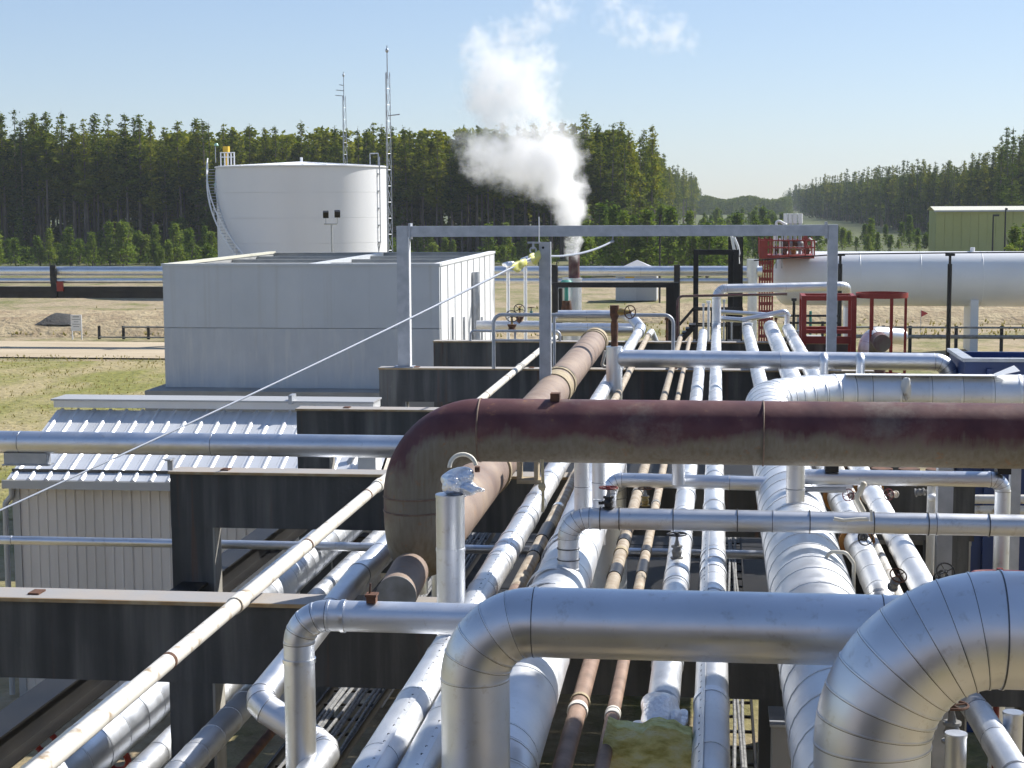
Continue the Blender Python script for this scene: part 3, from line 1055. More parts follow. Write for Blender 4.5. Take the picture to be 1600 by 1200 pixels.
# fat spiral pipe that turns right behind the great rusty pipe
x12 = .66
z12 = ZB + .30
jacket_pipe('lagged_pipe', 'fattest lagged pipe with close ring bands, turning right behind the rusty pipe',
            [(x12, 7.2, z12), (x12, 24.05, z12), (9.5, 24.05, z12)], .285, 'jacket_weathered', .40, gores=9, bend=1.5, lip=.006, bead=.05)
# flashing strip and tab on its cross run
fs = at(1320, 585, Y=24.05)
o = thing('sheet_flap', 'thin white sheet strip along the top of the fat cross pipe', 'metal strip', (fs.x, 24.0, z12 + .29))
MB().bar((fs.x, 23.93, z12 + .285), (fs.x + 2.05, 23.93, z12 + .285), .20, .01).build('strip', 'white_paint', o, smooth=False)
MB().quad((fs.x + 2.05, 23.82, z12 + .29), (fs.x + 2.35, 23.82, z12 + .36), (fs.x + 2.30, 24.02, z12 + .42), (fs.x + 2.02, 24.0, z12 + .30)).build('flap', 'white_paint', o, smooth=False)
tb = at(1416, 605, Y=23.76)
tag(lump('foil_tab', 'dirty_white', None, tb, (.06, .05, .15), 21, 3, .2, loc=tb), 'white torn tab hanging on the fat cross pipe', 'tab')

z11 = ZB + .125
x11 = at(1183, 575, Z=z11).x
jacket_pipe('lagged_pipe', 'pale lagged pipe just right of the middle, beyond the cross pipes', [(x11, 24.9, z11), (x11 - .02, 38.3, z11), (x11 - .02, 38.3, z11 + .15)], .118, 'jacket_weathered', .9, seg=20)
z13 = ZB + .165
x13 = at(1224, 560, Z=z13).x
jacket_pipe('lagged_pipe', 'wide pale lagged pipe leaning right, second from the red frame', [(x13, 24.9, z13), (x13, 38.5, z13)], .155, 'jacket_weathered', .9, seg=20)
z14 = ZB + .14
x14 = at(1252, 553, Z=z14).x
jacket_pipe('lagged_pipe', 'pale lagged pipe closest to the red frame on the rack', [(x14, 24.9, z14), (x14, 38.2, z14)], .13, 'jacket_weathered', .9, seg=20)
# near pair on the right with ends turned down
z13n = ZB + .12
xa = at(1357, 885, Z=z13n).x
jacket_pipe('lagged_pipe', 'short pale lagged pipe with a turned down end, beside the cream tubing', [(xa, 12.35, 4.2), (xa, 12.35, z13n), (xa - .02, 21.5, z13n)], .105, 'jacket_weathered', .55, gores=3, bend=.16)
xb_ = at(1425, 885, Z=z13n).x
jacket_pipe('lagged_pipe', 'pale lagged pipe with a turned down end, beside the grey channel post', [(xb_, 12.3, 4.2), (xb_, 12.3, z13n), (xb_ - .02, 21.5, z13n)], .10, 'jacket_weathered', .9, gores=3, bend=.16)
a = V(xb_ - .19, 12.2, ZB + .10)
steel_pipe('rack_tube', 'bare pale tube lying along the turned down lagged pipe', [a, a + V(0, 7, 0)], .03, 'dirty_white', welds=False, seg=12)
for k, (px, py) in enumerate(((1305, 775), (1322, 845), (1368, 760))):
    p = at(px, py, Z=z13n)
    p.x = (xa - .012) if k < 2 else (xb_ - .015)
    o = thing('pipe_flange', ['rust stained flange pair left of the cream tube', 'rust edged flange pair below the slim cross pipe', 'rust stained flange pair right of the cream tube'][k], 'flange', p)
    d = V(0, 1, 0)
    for q in (-.05, .05):
        MB().rings([(p + d * (q - .022), d, .15), (p + d * (q + .022), d, .15)], 20).build('flange_disc', 'orange_rust' if q < 0 else 'rust_steel', o)
    MB().rings([(p - d * .5, d, .115), (p - d * .08, d, .115)], 20).build('jacket_end', 'jacket_weathered', o)

# ================================================================== WHERE THE CAMERA STANDS (seen in the polished elbows)
o = thing('process_building', 'dark process building behind the viewpoint, mirrored in the polished elbows', 'building', (0, -6, 0))
for k in range(20):
    xx = -24 + k * 2.4
    MB().box((xx, -6.0 - .02 * (k % 2), 0), (xx + 2.38, -5.8, 9.4)).build('wall_sheet', 'process_wall', o, smooth=False)
MB().box((-24.2, -14, 9.41), (24.2, -5.6, 9.6)).build('roof', 'shed_trim', o, smooth=False)
o = thing('access_platform', 'dark grating platform at the viewpoint, mirrored in the polished elbows', 'platform', (0, 0, 0))
MB().box((-7, -5.7, 6.0), (7, 3.2, 6.08)).build('grating', 'black_steel', o, smooth=False)
for xx in (-6.8, -2.2, 2.2, 6.8):
    MB().box((xx - .12, 2.8, 0), (xx + .12, 3.04, 5.999)).build('leg', 'black_steel', o, smooth=False)
# ================================================================== PIPES ACROSS THE RACK
# foreground blue-grey pipe (elbow at its left end)
P = at(835, 972, Y=7.6); leg = at(743, 1120, Y=7.6)
jacket_pipe('lagged_pipe', 'big smooth foreground lagged pipe with a down turned elbow at its left end',
            [(5.5, 7.6, P.z), (leg.x, 7.6, P.z), (leg.x, 7.6, 3.2)], .160, 'jacket_shiny', 1.6, gores=5, bend=.275, lip=.003, bead=.012, seg=48)
# right foreground giant elbow
P = at(1600, 985, Y=6.9); leg = at(1362, 1190, Y=6.9)
jacket_pipe('lagged_pipe', 'giant foreground lagged elbow of riveted gores at the right edge',
            [(4.2, 6.9, P.z), (leg.x, 6.9, P.z), (leg.x, 6.9, 3.4)], .237, 'jacket_shiny', 1.6, gores=9, bend=.494, lip=.004, bead=.014, seg=56)
# slim riser with elbow
P = at(640, 965, Y=9.5); leg = at(469, 1100, Y=9.5)
xe = at(1345, 965, Y=9.5).x
jacket_pipe('lagged_pipe', 'slim shiny riser pipe turning right at an elbow in the left foreground',
            [(xe, 9.5, 5.3), (xe, 9.5, P.z), (leg.x, 9.5, P.z), (leg.x, 9.5, 3.0)], .091, 'jacket_shiny', 1.3, gores=4, bend=.17, lip=.003, seg=40,
            bands=[((leg.x, 9.5, P.z - .27), (0, 0, 1)), ((leg.x + .27, 9.5, P.z), (1, 0, 0))], band_mat='band_bright')
lg = at(581, 938, Y=9.5)
o = thing('pipe_lug', 'small dark bolt block on top of the slim riser pipe', 'lug', lg)
MB().box((lg.x - .025, 9.46, P.z + .088), (lg.x + .03, 9.52, P.z + .125)).build('block', 'rust_steel', o, smooth=False)
MB().box((lg.x - .032, 9.45, P.z + .127), (lg.x + .036, 9.53, P.z + .14)).build('plate', 'rust_steel', o, smooth=False)
MB().cyl((lg.x - .01, 9.49, P.z + .141), (lg.x - .005, 9.49, P.z + .20), .006, seg=8).build('pin', 'rust_steel', o)

# capped vertical stub with crumpled foil hood
st_ = at(704, 850, Y=10.6)
top = at(704, 772, Y=10.6).z
o = thing('capped_riser', 'shiny upright lagged riser topped with crumpled foil before the rusty elbow', 'pipe', (st_.x, 10.6, ZB - .6))
for za, zb_ in ((ZB - .6, ZB + .25), (ZB + .25, ZB + .8), (ZB + .8, top)):
    MB().rings([(V(st_.x, 10.6, za), V(0, 0, 1), .092), (V(st_.x, 10.6, zb_ - .02), V(0, 0, 1), .092), (V(st_.x, 10.6, zb_ - .02), V(0, 0, 1), .095), (V(st_.x, 10.6, zb_), V(0, 0, 1), .095)], 32).build('jacket_section', 'jacket_shiny', o)
lump('foil_hood', 'crumpled_foil', o, (st_.x + .04, 10.62, top + .06), (.115, .09, .085), 11, 4, .30)
lump('foil_flap', 'crumpled_foil', o, (st_.x + .13, 10.57, top + .04), (.085, .05, .035), 13, 3, .35)
MB().torus((st_.x + .08, 10.62, top + .17), (.15, -1, .25), .085, .014, 20, 6, math.pi * 1.05, math.pi * 2.0).build('bail_handle', 'ivory_tube', o)
MB().cyl((st_.x + .16, 10.62, top + .16), (st_.x + .19, 10.62, top + .16), .02, seg=8).build('bolt', 'rust_steel', o)

# slim cross pipe below the great rusty pipe
P = at(1000, 811, Y=11.9); leg = at(888, 850, Y=11.9)
xs_ = [at(px, 811, Y=11.9).x for px in (938, 968, 1052, 1152, 1265, 1365, 1450, 1545)]
jacket_pipe('lagged_pipe', 'slim satin cross pipe with dark bands below the rusty pipe', [(6.5, 11.9, P.z), (leg.x, 11.9, P.z), (leg.x, 11.9, z6 + .15)], .076, 'jacket_satin', 1.25, gores=5, bend=.15, lip=.003, seg=32, band_w=.0035,
            bands=[((x, 11.9, P.z), (1, 0, 0)) for x in xs_] + [((leg.x, 11.9, P.z - .22), (0, 0, 1)), ((leg.x, 11.9, P.z - .30), (0, 0, 1))])
P5z = P.z
# thin cross pipe a step behind
P = at(1000, 750, Y=15.5); leg = at(952, 770, Y=15.5)
jacket_pipe('lagged_pipe', 'thin cross pipe with a small elbow just under the rusty pipe', [(leg.x, 15.5, P.z - .35), (leg.x, 15.5, P.z), (at(1330, 760, Y=15.5).x, 15.45, P.z - .02)], .066, 'jacket_shiny', 1.2, gores=4, bend=.12, seg=28)
P = at(1400, 747, Y=14.3); leg = at(1566, 800, Y=14.3)
jacket_pipe('lagged_pipe', 'thin cross pipe turning down at the right beside the blue bin', [(at(1235, 750, Y=14.3).x, 14.3, P.z), (leg.x, 14.3, P.z), (leg.x, 14.3, 2.0)], .065, 'jacket_shiny', 1.1, gores=4, bend=.10, seg=28)
steel_pipe('tracing_tube', 'thin bare tube slung beneath the thin cross pipe', [(at(1235, 763, Y=14.3).x, 14.3, P.z - .105), (at(1322, 763, Y=14.3).x, 14.3, P.z - .105)], .024, 'galvanised', welds=False, seg=10)
# dark clamp block on it and elbow knob
for px, lab in ((1299, 'black clamp block sitting on the thin cross pipe'), (1567, 'black stub on the elbow of the thin cross pipe')):
    p = at(px, 735, Y=14.3)
    o = thing('clamp_block', lab, 'clamp', (p.x, 14.3, P.z + .06))
    MB().box((p.x - .055, 14.22, P.z + .055), (p.x + .055, 14.38, P.z + .12)).build('block', 'black_steel', o, smooth=False)
    MB().box((p.x - .025, 14.25, P.z + .122), (p.x + .03, 14.35, P.z + .20)).build('stub', 'black_steel', o, smooth=False)

# cross pipe farther out with mitred left end and two hoops
P = at(1200, 561, Y=26); lx = at(962, 570, Y=26).x; rx_ = at(1484, 561, Y=26).x
jacket_pipe('lagged_pipe', 'long bright cross pipe with an elbow at its right end beyond the rusty pipe',
            [(lx + .05, 26, P.z), (rx_, 26, P.z - .03), (rx_, 26, 3.0)], .132, 'jacket_shiny', 2.1, gores=4, bend=.22, seg=28)
P8z = P.z
o = jacket_pipe('lagged_pipe', 'upright lagged riser at the left end of the bright cross pipe', [(lx - .02, 26, ZB - .5), (lx - .02, 26, at(960, 541, Y=26).z)], .125, 'jacket_satin', 1.0, seg=24)
vt = at(960, 541, Y=26).z
o = thing('tall_valve', 'tall rusty valve stem with brass bonnet and side handwheel', 'valve', (lx - .02, 26, vt))
c0 = V(lx - .02, 26, vt)
MB().rings([(c0, V(0, 0, 1), .055), (c0 + V(0, 0, .1), V(0, 0, 1), .05), (c0 + V(0, 0, .32), V(0, 0, 1), .06), (c0 + V(0, 0, .40), V(0, 0, 1), .045), (c0 + V(0, 0, .48), V(0, 0, 1), .07), (c0 + V(0, 0, .63), V(0, 0, 1), .07)], 12).build('body', 'rust_steel', o)
MB().rings([(c0 + V(.02, 0, .53), V(1, 0, 0), .045), (c0 + V(.10, 0, .53), V(1, 0, 0), .06), (c0 + V(.17, 0, .53), V(1, 0, 0), .04), (c0 + V(.26, 0, .53), V(1, 0, 0), .025)], 10).build('bonnet', 'brass', o)
w = MB(); handwheel(w, c0 + V(.24, -.02, .53), (.55, -.8, 0), .10); w.build('handwheel', 'rust_steel', o)
for px in (1287, 1344):
    p = at(px, 560, Y=25.8)
    o = steel_pipe('branch_hoop', 'small bright branch pipe hooked over the cross pipe, ' + ('left of two' if px == 1287 else 'right of two'),
                   [V(p.x, 25.95, P8z + .02), V(p.x, 25.72, P8z + .10), V(p.x, 25.70, ZB + .1)], .065, 'jacket_shiny', bend=.10, seg=16, welds=False)
# big left cross pipe in front of the shed roof
P = at(300, 694, Y=19.4)
xl_, xr_ = at(-260, 694, Y=19.4).x, at(690, 694, Y=19.4).x
o = jacket_pipe('lagged_pipe', 'bright cross pipe running in front of the ribbed shed roof', [(xl_, 19.4, P.z), (xr_, 19.4, P.z), (xr_, 19.4, 3.0)], .134, 'jacket_shiny', 2.3, gores=4, bend=.3, seg=36)
bx0, bx1 = at(10, 722, Y=19.4).x, at(76, 722, Y=19.4).x
o = thing('pipe_shoe', 'grey box shoe hanging under the bright left cross pipe', 'pipe shoe', (bx0, 19.4, P.z - .25))
MB().box((bx0, 19.33, P.z - .26), (bx1, 19.47, P.z - .125)).build('box', 'galvanised', o, smooth=False)
MB().box((bx0 - .02, 19.31, P.z - .275), (bx1 + .03, 19.49, P.z - .262)).build('base_plate', 'galvanised', o, smooth=False)
# thin pipe under the second beam
P = at(120, 846, Y=19.3)
jacket_pipe('lagged_pipe', 'thin bright pipe crossing low in front of the shed wall', [(at(-260, 846, Y=19.3).x, 19.3, P.z), (at(1195, 852, Y=19.3).x, 19.3, P.z)], .052, 'jacket_shiny', 2.4, seg=20)

# vertical jacketed risers seen under the rusty pipe
for px0, px1, yb, Yp, lab in ((897, 921, 800, 14.0, 'upright lagged riser under the rusty pipe, left of a close pair'),
                             (925, 946, 800, 14.2, 'upright lagged riser under the rusty pipe, right of a close pair'),
                             (1050, 1070, 757, 15.2, 'short upright lagged riser over the thin cross pipe'),
                             (1228, 1257, 800, 13.7, 'upright lagged riser in front of the fat ring banded pipe')):
    p = at((px0 + px1) / 2, yb, Y=Yp)
    rr = (px1 - px0) / 2 / FPX * Yp
    zt_ = at(px0, 655, Y=Yp).z
    jacket_pipe('lagged_riser', lab, [(p.x, Yp, (ZB + .1 if Yp < 15 else p.z)), (p.x, Yp, zt_)], rr, 'jacket_satin', .6, seg=20)
# little cap and black valve under the short riser
p = at(1058, 788, Y=13.2)
gate_valve('small_valve', 'black hand valve on the lagged pipe below the short riser', V(p.x, 13.2, z9 + .09), (0, 0, 1), .10, 'valve_grey', 'black_steel', stem_len=.5)
p = at(950, 795, Y=11.85)
gate_valve('small_valve', 'red wheeled hand valve standing on the slim satin cross pipe', V(p.x, 11.9, P5z + .07), (0, 0, 1), .085, 'black_steel', 'valve_red', stem_len=.3)
o = thing('valve_lever', 'small dark lever with white tag beside the red wheeled valve', 'lever', V(p.x - .07, 11.9, P5z + .10))
MB().bar((p.x - .02, 11.9, P5z + .115), (p.x - .07, 11.9, P5z + .11), .02, .02).build('lever', 'black_steel', o, smooth=False)
MB().bar((p.x - .05, 11.9, P5z + .13), (p.x - .11, 11.88, P5z + .135), .03, .012).build('tag_plate', 'white_paint', o, smooth=False)
for px, py, sz, bm_, wm_, lab, ax in (
        (1008, 790, .07, 'brass', 'rust_steel', 'brass drain valve hanging between the two brown lines', (0, 0, 1)),
        (1347, 838, .07, 'valve_grey', 'black_steel', 'small valve with black wheel facing the camera under the slim cross pipe', (.1, -1, .1)),
        (1394, 918, .08, 'valve_grey', 'rust_steel', 'valve with a dark wheel between the two turned down pipes', (.2, -.6, .7)),
        (1466, 905, .09, 'black_steel', 'black_steel', 'black valve at the foot of the grey channel post', (.2, -.8, .5)),
        (1400, 772, .065, 'dirty_white', 'valve_red', 'pale valve with a red wheel near the grey channel post', (-.6, -.8, .1)),
        (1334, 775, .07, 'valve_grey', 'valve_red', 'valve with red body parts beside the cream bent tube', (-.4, -.8, .2)),
        (1487, 1160, .12, 'valve_grey', 'rust_steel', 'dark valve in the shade inside the giant elbow', (0, 0, 1)),
        (1430, 770, .08, 'valve_grey', 'black_steel', 'little black handled valve left of the pale knob pipe', (1, -.3, .2))):
    Yv = {1008: 12.6, 1347: 12.6, 1394: 12.2, 1466: 12.6, 1400: 15.0, 1334: 15.2, 1487: 9.9, 1430: 15.4}[px]
    p = at(px, py, Y=Yv)
    gate_valve('small_valve', lab, p, ax, sz, bm_, wm_, stem_len=.4)
# cream tubing
Yt = 11.6
pts_ = [at(px, py, Y=Yt) for px, py in ((1335, 925), (1334, 880), (1322, 863), (1296, 862), (1284, 885), (1283, 905))]
o = thing('bent_tube', 'cream bent tube with black fitting and white cap in front of the fat pipe', 'tube', pts_[-1])
MB().path([pts_[0] + V(0, 0, -.6)] + pts_[1:], .013, 10, .05).build('tube', 'ivory_tube', o)
q = pts_[-1]
MB().rings([(q, V(0, 0, 1), .022), (q + V(0, 0, -.09), V(0, 0, 1), .026)], 12).build('fitting', 'black_steel', o)
MB().rings([(q + V(0, 0, -.07), V(0, 0, 1), .062), (q + V(0, 0, -.10), V(0, 0, 1), .062), (q + V(0, 0, -.10), V(0, 0, 1), .05), (q + V(0, 0, -.30), V(0, 0, 1), .05)], 16).build('cap', 'dirty_white', o)
pts_ = [at(px, py, Y=13.0) for px, py in ((1349, 758), (1338, 778), (1350, 800))]
o = thing('bent_tube', 'cream cranked tube rising behind the slim satin cross pipe', 'tube', pts_[0])
MB().path(pts_, .02, 10, .05).build('tube', 'ivory_tube', o)
MB().dome(pts_[0], (.3, 0, 1), .028, .03, 10, 4).build('end_cap', 'ivory_tube', o)
pts_ = [at(px, py, Y=11.80) for px, py in ((1303, 810), (1318, 813), (1340, 811), (1357, 811))]
o = thing('cord_wrap', 'ragged cream cord tied along the slim satin cross pipe', 'cord', pts_[0])
MB().path(pts_, .012, 8, .02).build('cord', 'ivory_tube', o)
tp = at(1361, 803, Y=11.81)
MB().bar(tp + V(0, 0, .03), tp + V(.005, 0, -.05), .016, .012, (0, 1, 0)).build('tie', 'ivory_tube', o, smooth=False)
# knotted rope hanging from the rusty pipe
p0_ = at(847, 722, Y=12.6); p1_ = at(848, 800, Y=12.6)
o = thing('rope', 'frayed tan rope hanging with a knot below the rusty pipe', 'rope', p0_)
MB().rings([(p0_ + V(0, 0, .02), V(0, 0, -1), .012), (p0_.lerp(p1_, .45) + V(.006, 0, 0), V(0, 0, -1), .012), (p1_, V(0, 0, -1), .012)], 8).build('strand', 'rope', o)
lump('knot', 'rope', o, p0_.lerp(p1_, .5), (.03, .03, .035), 4, 2, .2)
# yellowish bracket frame behind it
p = at(828, 738, Y=16.5)
o = thing('bracket', 'rust streaked yellow bracket on the rack behind the rope', 'bracket', p)
for z0_, z1_, xa_, xb2 in ((-.1, -.06, -.12, .12), (.12, .16, -.12, .12)):
    MB().box((p.x + xa_, 16.4, p.z + z0_), (p.x + xb2, 16.6, p.z + z1_)).build('rail', 'tan_band', o, smooth=False)
MB().box((p.x - .12, 16.41, p.z - .058), (p.x - .08, 16.59, p.z + .118)).build('upright', 'tan_band', o, smooth=False)
MB().box((p.x + .05, 16.41, p.z - .058), (p.x + .09, 16.59, p.z + .118)).build('upright', 'tan_band', o, smooth=False)

# channel post and slim post at the right
def channel_post(label, px0, px1, Y, ytop, zbot, depth=.14):
    x0, x1 = at(px0, 800, Y=Y).x, at(px1, 800, Y=Y).x
    zt_ = at(px0, ytop, Y=Y).z
    o = thing('channel_post', label, 'post', (x0, Y, zbot))
    MB().box((x0, Y, zbot), (x1, Y + .012, zt_)).build('web', 'galvanised', o, smooth=False)
    MB().box((x0, Y + .013, zbot), (x0 + .012, Y + depth, zt_)).build('flange', 'galvanised', o, smooth=False)
    MB().box((x1 - .012, Y + .013, zbot), (x1, Y + depth, zt_)).build('flange', 'galvanised', o, smooth=False)
channel_post('grey galvanised channel post standing before the blue bin', 1465, 1489, 14.9, 640, 0, .16)
channel_post('slim grey post at the right edge next to the thin riser', 1578, 1594, 14.6, 640, 0, .10)
p = at(1455, 800, Y=15.3)
steel_pipe('pale_standpipe', 'pale standpipe with a white knob left of the channel post', [(p.x, 15.3, 3.0), (p.x, 15.3, at(1455, 745, Y=15.3).z)], .04, 'dirty_white', welds=False, seg=14)
kk = at(1457, 777, Y=15.25)
tag(lump('knob_cap', 'white_paint', None, kk, (.045, .045, .035), 3, 2, .08, loc=kk), 'round white knob on the pale standpipe', 'knob')
# added behind: dark block so that the gap reads as shade, with tubes
o = thing('shade_block', 'dark block added under the pipes at the right so the gap reads as shade', 'machine', (1.9, 19, 0))
MB().box((1.35, 18.9, 0), (2.72, 21.5, 4.1)).build('dark_block', 'black_steel', o, smooth=False)
MB().box((1.25, 18.85, 4.101), (2.80, 21.6, 4.18)).build('block_plate', 'valve_grey', o, smooth=False)
for k in range(4):
    MB().cyl((1.55 + k * .3, 19.2, 4.18), (1.55 + k * .3, 19.2, 4.85), .07, seg=12).build('nozzle', 'jacket_satin', o)
    MB().cyl((1.55 + k * .3, 19.2, 4.86), (1.55 + k * .3, 19.2, 4.90), .12, seg=12).build('flange', 'rust_steel', o)

# lower pipes inside the giant elbow
p = at(1535, 1140, Y=10.2)
jacket_pipe('lagged_pipe', 'shaded lagged pipe with a mitred joint seen through the giant elbow', [at(1478, 1050, Y=13.5), at(1530, 1115, Y=11.2), at(1590, 1215, Y=9.4), at(1640, 1300, Y=8.6)], .09, 'jacket_shiny', .8, gores=2, bend=.1)
p = at(1582, 1150, Y=10.6)
jacket_pipe('lagged_riser', 'dark upright riser at the right edge inside the giant elbow', [(p.x, 10.6, 3.2), (p.x, 10.6, at(1582, 1112, Y=10.6).z)], .06, 'jacket_satin', .8)
p = at(1493, 1180, Y=9.6)
jacket_pipe('lagged_riser', 'short shaded upright stub inside the giant elbow', [(p.x, 9.6, 3.6), (p.x, 9.6, at(1493, 1145, Y=9.6).z)], .06, 'jacket_satin', .8)
# square post low in the middle
p = at(1228, 1160, Y=12.1)
o = thing('support_post', 'square grey concrete post beneath the fattest lagged pipe', 'post', (p.x, 12.0, 0))
MB().box((p.x - .11, 11.7, 0), (p.x + .16, 12.1, at(1228, 1116, Y=12.0).z)).build('shaft', 'plinth_concrete', o, smooth=False)
MB().box((p.x - .13, 11.68, at(1228, 1116, Y=12.0).z + .001), (p.x + .18, 12.12, at(1228, 1116, Y=12.0).z + .02)).build('cap_plate', 'galvanised', o, smooth=False)
p = at(1188, 1180, Y=13.4)
o = thing('steel_angle', 'pale steel angle standing low beside the cable tray', 'steel angle', (p.x, 13.4, 0))
MB().box((p.x - .02, 13.38, 0), (p.x + .02, 13.41, at(1188, 1146, Y=13.4).z)).build('leg', 'dirty_white', o, smooth=False)
MB().box((p.x + .021, 13.38, 0), (p.x + .03, 13.45, at(1188, 1146, Y=13.4).z)).build('leg', 'dirty_white', o, smooth=False)

# ================================================================== STEEL FRAMES AND HANDRAILS
# galvanised portal
Yg = 30.5
xl_, xr_ = at(631, 450, Y=Yg).x, at(1300, 450, Y=Yg).x
zt_ = at(960, 352, Y=Yg).z
o = thing('portal_frame', 'tall galvanised portal frame spanning the whole pipe rack', 'frame', (xl_, Yg, ZB))
hw = .105
MB().box((xl_ - hw, Yg - hw, ZB + .001), (xl_ + hw, Yg + hw, zt_)).build('post', 'galvanised', o, smooth=False)
MB().box((xr_ - .085, Yg - hw, ZB + .001), (xr_ + .085, Yg + hw, zt_)).build('post', 'galvanised', o, smooth=False)
MB().box((xl_ + hw + .002, Yg - hw + .01, zt_ - .195), (xr_ - .09, Yg + hw - .01, zt_ - .004)).build('top_beam', 'galvanised', o, smooth=False)
for xx in (xl_ + hw + .03, xr_ - .12):
    MB().box((xx - .02, Yg - hw - .006, zt_ - .24), (xx + .02, Yg + hw + .006, zt_ + .05)).build('joint_plate', 'galvanised', o, smooth=False)
MB().box((xl_ + .11, Yg - hw - .012, ZB), (xl_ + .125, Yg + .05, zt_ - .2)).build('lit_side_strip', 'white_paint', o, smooth=False)  # white strip paints sunlight on the right face of the post
for xx in (xl_, xr_):
    MB().box((xx - .18, Yg - .15, ZB), (xx + .18, Yg + .14, ZB + .02)).build('base_plate', 'galvanised', o, smooth=False)

# single post with the cable
Yp = 24.3
px_ = at(853, 500, Y=Yp).x
ptop = at(853, 378, Y=Yp).z
o = thing('cable_post', 'single galvanised post with a cable hook in the middle of the rack', 'post', (px_, Yp, ZB))
MB().box((px_ - .075, Yp - .07, ZB), (px_ + .055, Yp - .055, ptop)).build('web', 'galvanised', o, smooth=False)
MB().box((px_ + .056, Yp - .07, ZB), (px_ + .075, Yp + .07, ptop)).build('flange', 'galvanised', o, smooth=False)
MB().box((px_ - .09, Yp - .07, ZB), (px_ - .076, Yp + .07, ptop)).build('flange', 'galvanised', o, smooth=False)
MB().box((px_ - .25, Yp - .12, ptop - .02), (px_ - .09, Yp - .08, ptop + .005)).build('arm', 'galvanised', o, smooth=False)
MB().torus((px_ - .17, Yp - .10, ptop - .12), (0, 1, 0), .045, .012, 16, 6).build('hook_ring', 'galvanised', o)
MB().box((px_ - .185, Yp - .11, ptop - .10), (px_ - .155, Yp - .09, ptop - .02)).build('hook_strap', 'galvanised', o, smooth=False)
MB().cyl((px_ - .085, Yp - .1, ptop), (px_ - .085, Yp - .1, ptop + .36), .007, seg=8).build('rod', 'white_paint', o)
MB().cyl((px_ - .03, Yp - .071, ptop - .08), (px_ - .03, Yp - .075, ptop - .08), .018, seg=10).build('bolt_hole', 'black_steel', o)

# life line: from the near left, over the post, sagging on to the portal
c_start = at(-130, 856, Y=13.6)
c_post = at(838, 399, Y=Yp - .1)
c_end = at(957, 377, Y=Yg)
o = thing('wire_rope', 'grey wire rope slung from the left across the sky of the rack to the portal', 'cable', c_start)
def sag_pts(a, b, s, n=24):
    return [a.lerp(b, k / n) - V(0, 0, s * 4 * (k / n) * (1 - k / n)) for k in range(n + 1)]
p1_ = sag_pts(c_start, c_post, .05)
p2_ = sag_pts(c_post, c_end, .10, 12)
allp = p1_ + p2_[1:]
st = []
for i, p in enumerate(allp):
    t = allp[min(i + 1, len(allp) - 1)] - allp[max(i - 1, 0)]
    st.append((p, t, .009 + .009 * min(1, max(0, (p.y - 15) / 12))))
MB().rings(st, 10).build('rope', 'cable_steel', o)
MB().cyl(c_end, at(958, 366, Y=Yg), .012, seg=8).build('hanger', 'cable_steel', o)
lump('thimble', 'cable_steel', o, c_end, (.035, .03, .03), 3, 2, .1)
for k, (px, py) in enumerate(((807, 422), (828, 413))):
    f = (px + 130) / (838 + 130)
    best = min(p1_, key=lambda q: abs((q - EYE).dot(right) / (q - EYE).dot(fwd) * FPX + 800 - px))
    t = (c_post - c_start).normalized()
    q = c_start + t * ((best - c_start).dot(t))
    best = q - V(0, 0, .02)
    w = lump('warning_tape', 'yellow_tape', None, (0, 0, 0), (.045, .19, .075), 31 + k, 3, .3, loc=(0, 0, 0))
    w.rotation_euler = t.to_track_quat('Y', 'Z').to_euler()
    w.location = best
    tag(w, ['crumpled yellow warning tape on the wire rope, lower knot', 'crumpled yellow warning tape on the wire rope, knot nearest the post'][k], 'tape')

# handrail loop
Yh = 30.3
a0, a1 = at(771, 500, Y=Yh).x, at(1052, 500, Y=Yh).x
zt_ = at(900, 492, Y=Yh).z
o = thing('handrail', 'rounded galvanised handrail loop standing on the rack walkway', 'handrail', (a0, Yh, ZB))
MB().path([(a0, Yh, ZB + .001), (a0, Yh, zt_), (a1, Yh, zt_), (a1, Yh, ZB + .001)], .033, 12, .16).build('top_rail', 'galvanised', o)
xm = at(866, 540, Y=Yh).x
MB().cyl((xm, Yh, ZB), (xm, Yh, zt_ - .03), .028, seg=12).build('post', 'galvanised', o)
MB().cyl((a0 + .03, Yh, ZB + .52), (xm - .03, Yh, ZB + .52), .02, seg=10).build('mid_rail', 'galvanised', o)
o = thing('handrail', 'lower galvanised handrail behind the rounded handrail loop', 'handrail', (a0 - .4, 36.2, ZB))
b0, b1 = at(735, 520, Y=36.4).x, at(875, 520, Y=36.4).x
zz = at(735, 517, Y=36.4).z
MB().path([(b0, 36.4, ZB + .001), (b0, 36.4, zz), (b1, 36.4, zz), (b1, 36.4, ZB + .001)], .03, 10, .1).build('top_rail', 'galvanised', o)
MB().cyl(((b0 + b1) / 2, 36.4, ZB), ((b0 + b1) / 2, 36.4, zz - .03), .025, seg=10).build('post', 'galvanised', o)

